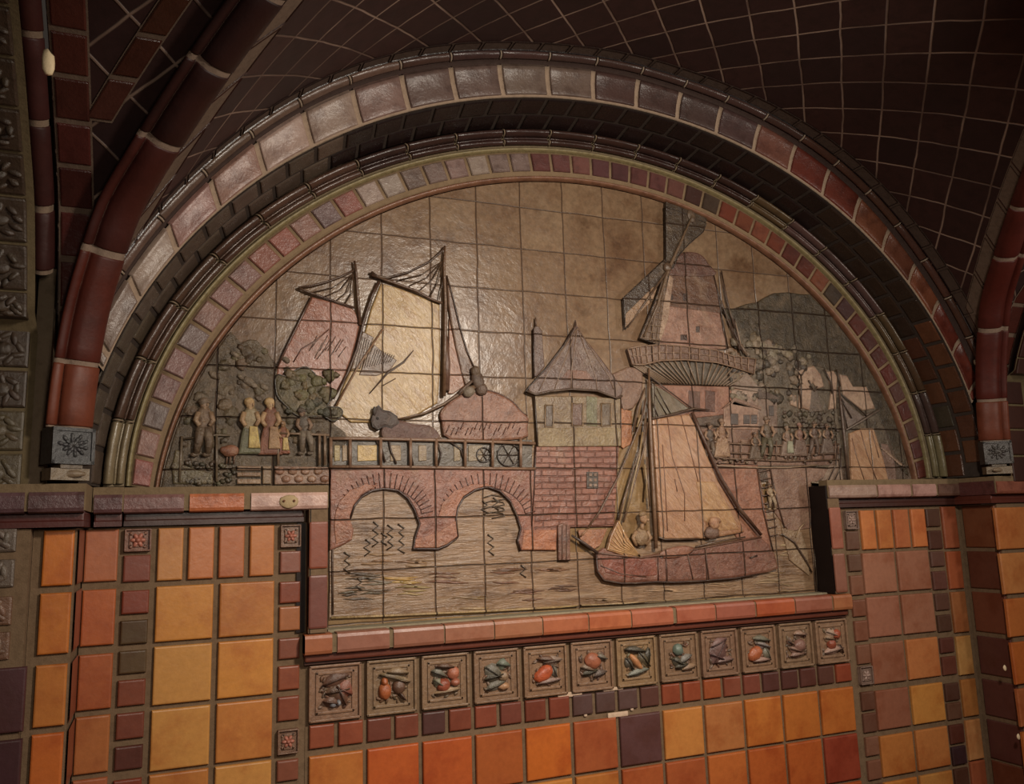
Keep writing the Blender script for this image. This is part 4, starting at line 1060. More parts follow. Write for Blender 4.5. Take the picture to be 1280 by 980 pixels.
br = mb.build('bridge', ['stone', 'wood'], mural); tag(br, 'red-brown stone bridge with two arches')
mb = MB()
for pts in ([(122, 330), (128, 270), (145, 225), (190, 178), (255, 153), (310, 158), (270, 178), (232, 200), (204, 240), (188, 292), (200, 330), (198, 385), (130, 405)], [(560, 290), (575, 235), (625, 182), (700, 154), (765, 152), (800, 166), (760, 162), (712, 174), (664, 205), (638, 250), (632, 290)],
            [(462, 385), (555, 358), (632, 305), (640, 372), (598, 404), (558, 420), (462, 420)]):
    mb = MB(); mb.shape([xz(c6(pts))], -.07, -.10, C(136, 90, 68), 0, .015)
    tag(mb.build('arch_face', 'stone', br), 'orange inner face of a bridge arch')
# parapet
mb = MB(); WD = C(116, 90, 72)
mb.shape([xz([(398, 546), (436, 546), (477, 547), (545, 547), (613, 549), (664, 550), (664, 586), (411, 586), (398, 584)])], .0, -.05, C(72, 62, 50), 0, .01)
for (x0, x1, c) in ((417, 424, C(130, 112, 70)), (427, 434, C(124, 100, 70)), (446, 470, C(160, 132, 78)), (487, 500, C(124, 102, 72)), (522, 532, C(118, 98, 70)), (566, 574, C(120, 102, 74)), (584, 602, C(108, 92, 68))):
    mb.shape([xz([(x0, 557), (x1, 557), (x1, 576), (x0, 577)])], .0, -.07, c, 0, .01)
for (x, y, r) in ((603, 569, 9), (634, 569, 14)):
    outline(mb, [(x+r*math.cos(k*.5), y+r*math.sin(k*.5)) for k in range(13)], .022, C(50, 40, 34), -.08, 0, False)
    for k in range(6): line(mb, [(x, y), (x+r*math.cos(k*1.05), y+r*math.sin(k*1.05))], .014, C(58, 46, 38), -.075)
for q in ([(484, 548), (488, 566), (494, 580)], [(508, 549), (512, 568), (515, 582)], [(545, 551), (550, 568), (546, 582)], [(560, 552), (574, 562), (580, 580)], [(468, 550), (476, 562), (480, 578)]): line(mb, q, .032, C(62, 48, 40), -.075)
mb.build('parapet_infill', 'wood', br)
mb = MB()
line(mb, [(410, 549), (436, 549), (477, 549.5), (545, 551), (613, 553), (666, 555)], .05, WD, -.11); line(mb, [(410, 584), (477, 584), (545, 585), (613, 586), (666, 586.5)], .045, WD, -.11)
for x in (412, 436, 474, 511, 543, 579, 613, 648): line(mb, [(x, 549), (x, 585)], .05, WD, -.115)
mb.build('parapet_rail', 'wood', br)
# --- hay wagon with driver and ox
hay = c5([(645, 702), (638, 665), (662, 632), (715, 595), (790, 575), (860, 590), (915, 622), (950, 660), (976, 682), (972, 720), (950, 765), (680, 768)])
mb = MB(); hs = smoothp(hay); mb.shape([xz(hs)], .0, -.11, C(118, 82, 64), 0, .06); outline(mb, hs[6:24], .024, C(70, 46, 36), -.09, 1, False)
for k in range(16):
    a = c5([(660+k*18, 735+rn.uniform(-12, 16))])[0]; line(mb, [a, (a[0]+4, a[1]-9)], .016, C(80, 52, 42), -.115, 1, .7)
hw = mb.build('hay_load', ['stone', 'wood'], mural)
mb = MB(); line(mb, c5([(470, 690), (520, 680), (580, 665), (650, 632), (720, 585), (770, 565)]), [.02, .03, .035, .04, .06, .08], C(92, 70, 52), -.12); mb.build('shaft', 'wood', hw)
mb = MB(); mb.blob(at(591, 466, -.15), .10, .07, .12, C(92, 76, 60), 0, 0, .1); mb.blob(at(594, 477, -.14), .14, .08, .2, C(84, 68, 56), 0, .3, .2); mb.blob(at(583, 491, -.15), .14, .07, .11, C(110, 98, 84), 0, .5, .2); mb.blob(at(599, 488, -.14), .13, .07, .13, C(88, 70, 58), 0, -.3, .2)
line(mb, [(588, 477), (578, 486), (570, 494)], .05, C(84, 66, 54), -.15)
mb.build('person', 'fig', mural)
mb = MB(); ox = c5([(425, 712), (470, 690), (540, 705), (600, 712), (632, 740), (632, 770), (500, 772), (430, 770), (412, 740)])
mb.shape([xz(smoothp(ox))], .0, -.12, C(92, 68, 60), 0, .05)
hd = c5([(373, 692), (386, 655), (402, 636), (418, 655), (445, 660), (472, 678), (480, 702), (450, 722), (425, 715), (400, 728), (380, 716)])
mb.shape([xz(smoothp(hd))], -.02, -.14, C(72, 60, 54), 0, .04); outline(mb, hd, .016, C(46, 38, 34), -.12, 1)
mb.blob(at(466, 515, -.14), .04, .03, .09, C(62, 52, 46)); mb.blob(at(470, 524, -.145), .03, .02, .03, C(40, 32, 28))
s = mb.build('ox', ['fig', 'wood'], mural); tag(s, 'dark ox pulling the hay')
# --- bastion wall with round tower house
bw = c6([(968, -5), (1320, -5), (1300, 330), (1060, 335), (1056, 432), (905, 432), (918, 360), (950, 332), (962, 90)])
mb = MB(); mb.shape([xz(bw)], .0, -.075, C(124, 82, 66), 0, .02); outline(mb, c6([(970, -5), (966, 90), (952, 330)]), .024, C(56, 38, 32), -.08, 1, False)
bs = mb.build('quay_wall', ['brick', 'wood'], mural); tag(bs, 'red brick quay wall under the round house')
mb = MB(); mb.shape([xz(c6([(918, 345), (1056, 345), (1054, 430), (908, 428)]))], -.05, -.10, C(142, 90, 62), 0, .02); tag(mb.build('footing_stone', 'stone', bs), 'orange footing stone'); mb = MB(); mb.shape([xz(c6([(1145, 345), (1270, 340), (1240, 410), (1210, 430), (1160, 400)]))], -.05, -.09, C(136, 92, 66), 0, .02)
tag(mb.build('footing_stone', 'stone', bs), 'orange footing stone')
mb = MB(); mb.shape([xz(c6([(1182, 102), (1230, 102), (1230, 172), (1182, 172)]))], -.05, -.10, C(60, 50, 42), 0, .01)
for gx in (1196, 1216):
    for gy in (114, 136, 158): mb.shape([xz(c6([(gx-6, gy-6), (gx+6, gy-6), (gx+6, gy+6), (gx-6, gy+6)]))], -.09, -.115, C(118, 96, 80), 0, .005)
mb.build('wall_grating', 'stone', bs)
mb = MB(); hw_ = cT([(322, 468), (350, 470), (560, 470), (700, 475), (850, 485), (850, 775), (345, 778), (335, 640)])
mb.shape([xz(hw_)], .0, -.09, C(112, 94, 70), 0, .02)
mb.shape([xz(cT([(640, 470), (705, 476), (705, 655), (640, 650)]))], -.06, -.10, C(98, 94, 68), 0, .01); mb.shape([xz(cT([(345, 665), (850, 665), (850, 775), (345, 778)]))], -.06, -.10, C(116, 98, 68), 0, .01)
outline(mb, cT([(322, 468), (330, 560), (335, 640), (340, 775)]), .026, C(50, 38, 30), -.09, 1, False); outline(mb, cT([(850, 485), (850, 775)]), .02, C(60, 46, 36), -.09, 1, False)
th = mb.build('tower_house', ['stone', 'wood'], mural); tag(th, 'round greenish house with pointed roof')
for (x0, x1, y0, y1, c) in ((392, 430, 530, 655, C(70, 54, 40)), (555, 610, 520, 648, C(84, 58, 44)), (735, 782, 520, 650, C(78, 62, 44))):
    mb = MB(); mb.shape([xz(cT([(x0, y0), (x1, y0), (x1, y1), (x0, y1)]))], -.06, -.105, c, 0, .01); outline(mb, cT([(x0-6, y0-6), (x1+6, y0-6), (x1+6, y1+4), (x0-6, y1+4)]), .02, C(128, 104, 78), -.11, 0); mb.build('window', 'wood', th)
rf_ = cT([(575, 5), (580, 40), (592, 55), (640, 132), (720, 232), (800, 340), (862, 425), (852, 470), (820, 490), (700, 442), (540, 432), (400, 450), (325, 466), (268, 440), (300, 400), (400, 290), (500, 160), (558, 60), (570, 40)])
mb = MB(); mb.shape([xz(rf_)], .0, -.13, C(92, 72, 62), 0, .04); outline(mb, rf_[12:18], .022, C(50, 38, 32), -.12, 1, False)
for q in ([(575, 60), (400, 330), (345, 440)], [(575, 60), (470, 340), (440, 435)], [(577, 60), (545, 300), (540, 430)], [(580, 60), (690, 350), (700, 440)], [(582, 60), (770, 350), (800, 430)]): line(mb, cT(q), .016, C(122, 100, 84), -.135, 1, .7)
mb.shape([xz(cT([(520, 310), (640, 320), (680, 380), (600, 372), (480, 372)]))], -.09, -.137, C(104, 72, 56), 0, .01)
line(mb, cT([(272, 440), (325, 462), (420, 442), (540, 430), (700, 440), (820, 485), (852, 470)]), .035, C(74, 58, 46), -.13, 1)
mb.build('roof', ['stone', 'wood'], th)
mb = MB(); mb.shape([xz(cT([(318, 60), (330, 40), (348, 42), (372, 70), (380, 200), (388, 290), (345, 345), (322, 355)]))], .0, -.085, C(86, 66, 56), 0, .02); line(mb, cT([(334, 45), (332, -10)]), [.035, .02], C(84, 64, 52), -.07)
outline(mb, cT([(318, 60), (322, 355)]), .024, C(50, 36, 30), -.08, 0, False)
mb.build('chimney', 'stone', th)
mb = MB(); mb.shape([xz(cT([(800, 335), (900, 290), (960, 295), (990, 330), (985, 470), (930, 545), (870, 560), (848, 480)]))], .0, -.07, C(108, 82, 66), 0, .03); mb.shape([xz(cT([(850, 540), (922, 560), (925, 760), (870, 790), (850, 770)]))], .0, -.06, C(140, 92, 58), 0, .02)
mb.build('rear_house', 'stone', mural)
# --- windmill
mb = MB()
lo = c7([(680, 500), (900, 530), (915, 610), (935, 690), (780, 700), (628, 670), (655, 560), (665, 500)]); up = c7([(672, 365), (875, 368), (892, 450), (905, 535), (780, 522), (668, 502)])
mb.shape([xz(lo)], .0, -.085, C(128, 96, 80), 0, .03); mb.shape([xz(up)], .0, -.09, C(88, 62, 46), 0, .03)
outline(mb, c7([(872, 365), (892, 450), (905, 535), (935, 690)]), .03, C(52, 36, 28), -.09, 1, False)
for (x, y, w, h) in ((690, 465, 5, 12), (748, 465, 10, 17), (803, 605, 8, 13), (742, 640, 14, 12)): mb.shape([xz(c7([(x-w, y-h), (x+w, y-h), (x+w, y+h), (x-w, y+h)]))], -.05, -.10, C(58, 40, 30), 0, .008)
wm = mb.build('windmill', ['stone', 'wood'], mural); tag(wm, 'round tapering windmill tower')
mb = MB(); cap = c7([(672, 370), (682, 330), (705, 288), (742, 268), (790, 268), (825, 285), (850, 320), (878, 372)]); mb.shape([xz(smoothp(cap))], .0, -.12, C(88, 62, 52), 0, .05); mb.build('cap', 'stone', wm)
mb = MB(); gal = c7([(494, 690), (550, 680), (640, 672), (740, 680), (880, 697), (950, 722), (1052, 735), (1044, 800), (960, 772), (880, 748), (780, 738), (700, 736), (560, 762), (514, 758)])
mb.shape([xz(gal)], .0, -.11, C(98, 74, 60), 0, .02)
edge_t = [(494, 690), (550, 680), (640, 672), (740, 680), (880, 697), (950, 722), (1052, 735)]; edge_b = [(514, 758), (560, 760), (640, 742), (740, 738), (880, 750), (960, 772), (1044, 800)]
def along(e, t):
    t = min(max(t, 0), .9999)*(len(e)-1); i = int(t); q = t-i; return (e[i][0]+(e[i+1][0]-e[i][0])*q, e[i][1]+(e[i+1][1]-e[i][1])*q)
line(mb, c7(edge_t), .024, C(124, 100, 82), -.125, 1); line(mb, c7(edge_b), .03, C(118, 94, 76), -.125, 1)
line(mb, c7([((a[0]+b[0])/2, (a[1]+b[1])/2) for a, b in zip(edge_t, edge_b)]), .018, C(118, 94, 76), -.122, 1)
for k in range(20): line(mb, c7([along(edge_t, k/19), along(edge_b, k/19)]), .022, C(132, 106, 88), -.125, 1)
mb.build('gallery', ['stone', 'wood'], wm)
mb = MB(); mb.shape([xz(c7([(525, 760), (600, 750), (700, 738), (880, 750), (1040, 800), (990, 830), (940, 852), (640, 842), (580, 810)]))], .0, -.06, C(78, 68, 56), 0, .02)
for k in range(24):
    t = k/23; a = along(edge_b, t); b = (640+300*t, 838+14*t); line(mb, c7([a, ((a[0]*.55+b[0]*.45), (a[1]*.5+b[1]*.5)-4), b]), .026, C(120, 100, 82), -.085, 1)
mb.build('gallery_bracket', ['stone', 'wood'], wm)
mb = MB(); base_ = c7([(600, 845), (940, 852), (1060, 880), (1060, 960), (800, 990), (640, 1000)]); mb.shape([xz(base_)], .0, -.065, C(126, 88, 70), 0, .02)
for (x0, x1) in ((765, 815), (838, 880)): mb.shape([xz(c7([(x0, 870), (x1, 875), (x1, 965), (x0, 962)]))], -.03, -.08, C(84, 56, 44), 0, .01)
mb.build('base_storey', 'stone', wm)
sails = [([(660, 45), (760, 55), (842, 105), (838, 132), (822, 182), (760, 235), (715, 285), (690, 340), (655, 345), (660, 300)], C(66, 54, 42)), ([(655, 300), (672, 345), (600, 440), (540, 520), (482, 606), (474, 470), (560, 390)], C(62, 50, 40)), ([(640, 395), (672, 365), (655, 470), (628, 675), (545, 645), (580, 560), (612, 480)], C(90, 70, 54))]
for i, (pts, c) in enumerate(sails):
    mb = MB(); q = c7(pts); mb.shape([xz(q)], -.05, -.145, c, 0, .02); outline(mb, q, .016, C(42, 32, 26), -.145, 1)
    if i == 1:
        mb.shape([xz(c7([(480, 600), (482, 540), (600, 425), (622, 418), (600, 480), (540, 540)]))], -.12, -.158, C(128, 102, 78), 0, .01)
    if i == 2:
        mb.shape([xz(c7([(672, 372), (690, 385), (668, 560), (632, 662), (628, 640), (650, 480)]))], -.08, -.155, C(140, 116, 96), 0, .01)
        for k in range(7):
            y = 470+k*29; line(mb, c7([(612-k*9.5, y), (648-k*2, y+12)]), .014, C(120, 98, 78), -.155, 1)
        line(mb, c7([(630, 440), (588, 655)]), .016, C(120, 98, 78), -.155, 1); line(mb, c7([(645, 440), (612, 668)]), .014, C(110, 90, 72), -.155, 1)
    if i == 0: mb.blob(at(860, 270, -.15), .11, .03, .16, C(86, 70, 56), 0, .3, .1)
    mb.build('windmill_sail', ['stone', 'wood'], wm)
mb = MB(); line(mb, c7([(560, 640), (620, 500), (668, 345), (720, 230), (772, 100)]), [.03, .045, .06, .05, .03], C(98, 78, 60), -.17); line(mb, c7([(490, 600), (580, 470), (668, 345)]), [.02, .035, .05], C(80, 62, 48), -.17); mb.blob(at(829, 337, -.17), .11, .07, .12, C(80, 62, 48)); mb.build('sail_stock', 'wood', wm)
mb = MB()
for q in ([(870, 370), (900, 470), (930, 560), (985, 700)], [(905, 360), (940, 520), (1000, 700)], [(905, 350), (925, 470), (960, 600)], [(935, 560), (1002, 712)], [(960, 560), (985, 690), (1012, 700)]): line(mb, c7(q), .024, C(70, 52, 42), -.10)
line(mb, c7([(965, 575), (990, 680)]), .02, C(150, 130, 112), -.11); line(mb, c7([(990, 670), (1015, 720)]), .05, C(96, 78, 64), -.1)
mb.build('tail_poles', 'wood', wm)
# --- right bank: woods, ruin, houses, crowd
rt = c9([(60, 152), (120, 150), (170, 132), (212, 125), (245, 105), (280, 88), (340, 84), (390, 92), (425, 92), (520, 172), (620, 312), (700, 452), (760, 562), (800, 682), (832, 840), (790, 800), (740, 655), (690, 565), (655, 470), (600, 470), (560, 420), (440, 385), (300, 345), (200, 300), (120, 230)])
mb = MB(); mb.shape([xz(rt)], .03, -.06, C(64, 53, 38), 0, .03); 
mb.shape([xz([(866, 480), (905, 470), (940, 440), (1000, 450), (1060, 480), (1100, 500), (1128, 545), (1140, 606), (1012, 604), (860, 600)])], .02, -.045, C(88, 72, 60), 0, .02)
s = mb.build('woods', 'leaf', mural); tag(s, 'dark mass of trees')
md = c9([(95, 200), (200, 250), (320, 330), (430, 350), (520, 390), (640, 470), (700, 560), (745, 680), (775, 800), (560, 800), (300, 800), (215, 800), (210, 480), (130, 300)])
mb = MB(); mb.shape([xz(md)], .03, -.05, C(92, 80, 66), 0, .02)
for k in range(120):
    x = rn.uniform(912, 1010); y = rn.uniform(415, 500); r = rn.uniform(3.5, 8)
    if y < 410+(x-915)*.35: continue
    p = at(x, y, -.055); mb.blob(p, r/52, .05, r/60, jit(C(116, 102, 86) if rn.random() < .7 else C(72, 62, 52), .15), 0, rn.random()*3, .5, 2)
for k in range(60):
    x = rn.uniform(978, 1050); y = rn.uniform(515, 548); r = rn.uniform(2.5, 5); p = at(x, y, -.055); mb.blob(p, r/52, .05, r/52, jit(C(84, 72, 60), .2), 0, rn.random()*3, .4, 1)
mb.build('tree', 'leaf', mural)
mb = MB()
for pts in ([(365, 402), (400, 395), (440, 385), (468, 420), (482, 470), (455, 480), (436, 455), (420, 470), (445, 500), (470, 560), (438, 575), (400, 560), (378, 560), (382, 450)], [(490, 410), (520, 405), (535, 430), (530, 560), (500, 565), (512, 480)], [(545, 420), (575, 425), (600, 470), (655, 470), (690, 560), (640, 568), (560, 505)], [(340, 500), (368, 505), (372, 555), (345, 545)]):
    mb.shape([xz(c9(pts))], .0, -.085, C(148, 122, 102), 0, .03)
mb.shape([xz(c9([(430, 470), (452, 490), (475, 570), (420, 575)]))], .0, -.09, C(90, 76, 64), 0, .01)
for q in ([(385, 420), (386, 555)], [(360, 395), (384, 425)], [(405, 398), (388, 425)], [(480, 400), (505, 450), (512, 500)], [(415, 445), (440, 490), (450, 470)], [(530, 400), (545, 470)]): line(mb, c9(q), .03, C(70, 56, 46), -.095, 1)
s = mb.build('ruin', ['stone', 'wood'], mural); tag(s, 'pale ruined gable wall among trees')
def house(wall, roof, wins, cw, crf):
    mb = MB(); mb.shape([xz(c9(wall))], .0, -.08, cw, 0, .02); h = mb.build('house', 'stone', mural)
    mb = MB(); mb.shape([xz(c9(roof))], .0, -.105, crf, 0, .006); mb.build('roof', 'stone', h)
    for (x0, x1, y0, y1) in wins:
        mb = MB(); mb.shape([xz(c9([(x0, y0), (x1, y0), (x1, y1), (x0, y1)]))], -.05, -.095, C(62, 48, 40), 0, .008); mb.build('window', 'wood', h)
house([(105, 478), (212, 490), (212, 565), (105, 545)], [(98, 474), (165, 415), (212, 472), (212, 492)], [], C(138, 116, 100), C(126, 108, 94))
house([(212, 500), (290, 520), (292, 660), (212, 650)], [(208, 480), (240, 488), (305, 522), (212, 520)], [(255, 275, 548, 590)], C(112, 92, 78), C(84, 68, 56))
house([(72, 560), (115, 528), (215, 562), (215, 645), (72, 645)], [(64, 560), (115, 515), (222, 552), (222, 566), (115, 530)], [(100, 130, 580, 625), (152, 178, 585, 622), (182, 207, 585, 622)], C(136, 108, 90), C(116, 90, 74))
mb = MB(); mb.shape([xz(c9([(-20, 640), (215, 640), (215, 720), (545, 700), (545, 790), (215, 792), (-20, 785)]))], .0, -.06, C(112, 84, 68), 0, .01)
q_ = [(-10, 690), (90, 702), (200, 706), (330, 712), (540, 705)]
for dy in (0, 38, 62): line(mb, c9([(x, y+dy) for x, y in q_]), .03, C(104, 82, 66), -.10, 1)
for k in range(12): line(mb, c9([(-5+k*48, 692), (-5+k*48, 770)]), .03, C(98, 76, 62), -.105, 1)
for k in range(26): p = at(884+rn.uniform(0, 162), 573+rn.uniform(-5, 6), -.09); mb.blob(p, .05, .04, .045, jit(C(100, 82, 68), .25), 0, rn.random()*3, .3, 1)
mb.build('promenade', ['stone', 'wood'], mural)
def person(px, py, h, shirt, skirt, skin=C(150, 118, 88), hat=None, apron=None, lean=0.0, legs=False, Y=-.10):
    """relief figure standing at px,py (feet), h pixels tall"""
    k = h/64.0; q = lambda dx_, dz_, d=0: at(px+dx_*h+lean*h*dz_, py-dz_*h, Y-d)
    mb = MB(); mb.blob(q(0, .89), .072*k, .045, .095*k, skin, 0, 0, .05, 2); mb.blob(q(.045, .875, .03), .018*k, .03, .03*k, skin, 0, 0, 0, 1); mb.tube([q(0, .84), q(0, .78)], .04*k, skin, 0, 6)
    for sd_ in (-1, 1): mb.tube([q(.10*sd_, .74, .02), q(.15*sd_, .60, .04), q(.08*sd_, .50, .07)], [.05*k, .045*k, .035*k], skin, 0, 6)
    if legs:
        for sd_ in (-1, 1): mb.tube([q(.05*sd_, .48), q(.09*sd_, .25, .02), q(.10*sd_-.03, .03)], [.09*k, .07*k, .05*k], skirt, 0, 7); mb.blob(q(.10*sd_-.05, .02), .09*k, .05, .05*k, skirt, 0, .2, .1, 1)
    body = mb.build('person', 'fig', mural)
    mb = MB(); mb.blob(q(0, .66, .0), .13*k, .06, .18*k, shirt, 0, lean, .2, 2); mb.blob(q(0, .52, .01), .12*k, .055, .11*k, shirt, 0, 0, .1, 2); mb.build('jacket' if legs else 'blouse', 'fig', body)
    if not legs:
        mb = MB(); mb.shape([[(v.x, v.z) for v in (q(-.11, .54), q(.11, .54), q(.17, .3), q(.21, .02), q(-.21, .02), q(-.17, .3))]], Y+.06, Y-.05, skirt, 0, .04); mb.build('skirt', 'fig', body)
    if apron:
        mb = MB(); mb.shape([[(v.x, v.z) for v in (q(-.02, .5), q(.12, .5), q(.17, .12), q(-.04, .12))]], Y, Y-.085, apron, 0, .02); mb.build('apron', 'fig', body)
    if hat:
        mb = MB(); mb.blob(q(-.015, .925, .0), .085*k, .055, .075*k, hat, 0, 0, .1, 2)
        if legs: mb.blob(q(0, .92, .01), .13*k, .06, .03*k, hat, 0, 0, 0, 1)
        mb.build('hat' if legs else 'bonnet', 'fig', body)
    return body
person(254, 570, 72, C(106, 86, 68), C(94, 78, 62), C(128, 104, 80), C(92, 76, 60), None, .02, True)
person(312, 570, 72, C(132, 118, 92), C(90, 88, 66), C(150, 122, 90), C(158, 130, 90), C(170, 148, 88))
person(337, 571, 73, C(110, 72, 54), C(112, 72, 54), C(150, 122, 90), C(158, 130, 90), C(140, 110, 78))
person(353, 569, 42, C(118, 78, 58), C(124, 76, 56), C(140, 110, 80), C(120, 92, 66), C(164, 140, 88))
person(384, 568, 58, C(76, 66, 56), C(104, 92, 78), C(112, 88, 70), C(74, 62, 52), None, -.15, True)
for (x, y, h, sh, sk, ht) in ((884, 574, 46, C(78, 68, 62), C(92, 78, 66), C(82, 66, 54)), (899, 573, 50, C(132, 104, 84), C(140, 112, 88), C(130, 104, 84)), (955, 574, 54, C(96, 82, 68), C(88, 80, 62), C(110, 92, 76)),
                          (980, 572, 40, C(132, 112, 98), C(120, 100, 86), C(136, 114, 96)), (996, 572, 44, C(120, 92, 80), C(104, 84, 72), C(150, 116, 104)), (1014, 570, 44, C(96, 78, 68), C(90, 74, 64), C(92, 74, 62)), (1030, 569, 40, C(98, 80, 70), C(94, 78, 68), C(110, 90, 76)),
                          (940, 576, 36, C(88, 74, 62), C(92, 76, 62), C(96, 78, 66))):
    person(x, y, h, sh, sk, C(140, 112, 90), ht, C(140, 138, 116) if x == 980 else None, 0, x in (884, 955, 1014), -.09)
# quay face, stairs and climbing man
mb = MB(); mb.shape([xz([(868, 577), (945, 580), (956, 640), (962, 688), (930, 690), (900, 640)])], .0, -.06, C(132, 90, 70), 0, .02); mb.shape([xz([(955, 582), (1046, 586), (1020, 602), (1012, 604), (1012, 660), (985, 665), (966, 640)])], .0, -.05, C(122, 94, 78), 0, .02)
line(mb, c9([(0, 790), (215, 800), (330, 800), (450, 790)]), .03, C(134, 112, 92), -.08, 1)
for k in range(9): line(mb, [(945+k*1.8, 590+k*10), (960+k*1.2, 588+k*10)], .022, C(88, 66, 54), -.07, 1)
line(mb, [(944, 585), (952, 640), (964, 690)], .026, C(76, 56, 46), -.075, 1); line(mb, [(960, 585), (970, 630), (978, 660)], .024, C(84, 64, 54), -.075, 1)
mb.shape([xz([(975, 660), (1000, 665), (1008, 690), (1010, 720), (985, 700)])], .0, -.06, C(134, 112, 88), 0, .02)
line(mb, [(974, 667), (990, 678), (1004, 700), (1012, 715)], [.02, .035, .035, .02], C(70, 54, 44), -.08, 1); line(mb, [(992, 672), (997, 660), (1002, 655)], .022, C(150, 126, 100), -.08, 1)
mb.build('quay_steps', ['stone', 'wood'], mural)
person(964, 637, 34, C(150, 130, 104), C(142, 122, 98), C(140, 112, 86), C(96, 78, 62), None, -.2, True, -.08)
# sailing boat at the right edge
sb = c9([(582, 660), (632, 640), (680, 640), (700, 700), (722, 770), (740, 850), (660, 858), (590, 850)]); mb = MB(); mb.shape([xz(sb)], .0, -.11, C(158, 124, 96), 0, .03)
for q in ([(590, 680), (610, 760), (640, 850)], [(625, 650), (650, 740), (690, 850)], [(670, 650), (700, 760)]): line(mb, c9(q), .022, C(116, 88, 70), -.11, 1)
sbo = mb.build('sailboat', ['sail', 'wood'], mural); tag(sbo, 'pale sail of the boat at the picture edge')
mb = MB(); line(mb, c9([(535, 470), (545, 560), (560, 700), (575, 850)]), [.03, .05, .055, .055], C(84, 66, 54), -.12); line(mb, c9([(565, 648), (630, 610), (702, 565)]), [.025, .035, .03], C(112, 98, 88), -.125)
mb.shape([xz(c9([(548, 505), (600, 560), (640, 590), (690, 565), (640, 600), (570, 645)]))], .0, -.08, C(98, 82, 72), 0, .01)
for q in ([(545, 500), (600, 545), (650, 590)], [(548, 520), (590, 600)], [(550, 540), (572, 640)], [(530, 720), (525, 790), (495, 850)], [(545, 720), (545, 800), (520, 850)]): line(mb, c9(q), .024, C(64, 50, 42), -.11)
mb.build('boat_rigging', 'wood', sbo)
mb = MB(); mb.shape([xz(c9([(500, 800), (540, 730), (560, 850), (470, 860)]))], .0, -.07, C(128, 108, 92), 0, .02); mb.build('boat_hull', 'stone', sbo); mb = MB(); mb.shape([xz(c9([(715, 700), (745, 705), (770, 770), (780, 850), (740, 855)]))], .0, -.06, C(112, 88, 76), 0, .02)
for k in range(9): line(mb, c9([(712+k*9, 720+k*8), (745+k*9, 735+k*8)]), .02, C(150, 126, 108), -.07)
mb.build('moored_boat', 'stone', mural)
# --- fishing boat in front
mb = MB(); fs = c8([(430, 148), (500, 135), (580, 125), (602, 165), (640, 262), (700, 402), (770, 522), (805, 605), (720, 622), (640, 632), (520, 636), (462, 632), (452, 500), (440, 300)])
mb.shape([xz(fs)], -.02, -.135, C(144, 108, 80), 0, .04)
for q in ([(490, 140), (510, 300), (560, 450), (560, 560)], [(545, 130), (590, 300), (620, 420)], [(470, 250), (480, 400), (490, 600)], [(520, 390), (530, 440)]): line(mb, c8(q), .018, C(106, 72, 54), -.135, 1, .7)
mb.shape([xz(c8([(605, 400), (680, 400), (745, 515), (780, 595), (700, 600), (640, 560)]))], -.10, -.145, C(152, 118, 82), 0, .02)
outline(mb, c8([(455, 625), (480, 635), (620, 632)]), .03, C(64, 46, 36), -.13, 1, False)
fb = mb.build('fishing_sail', ['sail', 'wood'], mural); tag(fb, 'large tan sail of the fishing boat')
mb = MB(); mb.shape([xz(c8([(432, 0), (500, 40), (592, 106), (520, 122), (438, 142)]))], .0, -.10, C(92, 82, 66), 0, .02)
for q in ([(440, 40), (490, 128)], [(450, 20), (505, 122)], [(433, 80), (455, 135)]): line(mb, c8(q), .022, C(56, 44, 36), -.105, 1)
mb.build('topsail', ['sail', 'wood'], mural)
mb = MB(); line(mb, c8([(588, 120), (640, 240), (700, 380), (780, 510), (868, 615)]), [.06, .065, .065, .07, .05], C(76, 52, 40), -.155); line(mb, c8([(600, 150), (660, 290), (730, 430), (840, 590)]), .022, C(50, 36, 28), -.175)
line(mb, c8([(425, 145), (500, 130), (595, 104), (660, 110)]), [.03, .035, .04, .015], C(72, 54, 42), -.155); line(mb, c8([(412, -60), (414, 100), (422, 300), (432, 480), (440, 670)]), [.03, .055, .065, .065, .065], C(104, 78, 58), -.165)
line(mb, c8([(400, -40), (595, 108)]), .022, C(58, 42, 34), -.14)
for q in ([(402, 60), (385, 150), (350, 235), (290, 380), (215, 520), (165, 590)], [(405, 120), (390, 230), (350, 350), (310, 480), (290, 560)], [(408, 160), (395, 260), (365, 370), (330, 500), (310, 565)], [(408, 300), (412, 420), (418, 500)], [(398, 20), (370, 100), (352, 200)]): line(mb, c8(q), .032, C(88, 66, 50), -.14)
for q in ([(388, 200), (375, 300), (345, 420), (322, 520)], [(395, 330), (405, 400), (400, 470)], [(380, 130), (365, 180)]): line(mb, c8(q), .036, C(132, 110, 80), -.145)
mb.build('boat_rigging', 'wood', fb)
mb = MB(); hull = c8([(200, 690), (232, 668), (300, 690), (380, 705), (520, 680), (640, 662), (760, 640), (868, 622), (900, 650), (925, 690), (942, 752), (905, 768), (860, 775), (760, 792), (640, 802), (520, 808), (440, 806), (360, 812), (300, 812), (232, 800), (206, 765)])
mb.shape([xz(hull)], .0, -.16, C(112, 76, 62), 0, .06); outline(mb, hull[12:]+hull[:1], .026, C(58, 42, 36), -.14, 1, False)
for q in ([(448, 705), (450, 800)], [(480, 700), (484, 800)], [(568, 690), (590, 795)], [(640, 670), (655, 795)], [(215, 740), (300, 775), (400, 785)]): line(mb, c8(q), .022, C(76, 52, 44), -.165, 1)
mb.shape([xz(c8([(215, 705), (440, 715), (445, 780), (330, 790), (235, 770)]))], -.12, -.17, C(118, 70, 56), 0, .03)
line(mb, c8([(205, 690), (300, 700), (380, 708), (520, 690), (700, 655), (868, 625)]), .03, C(96, 68, 54), -.17, 1)
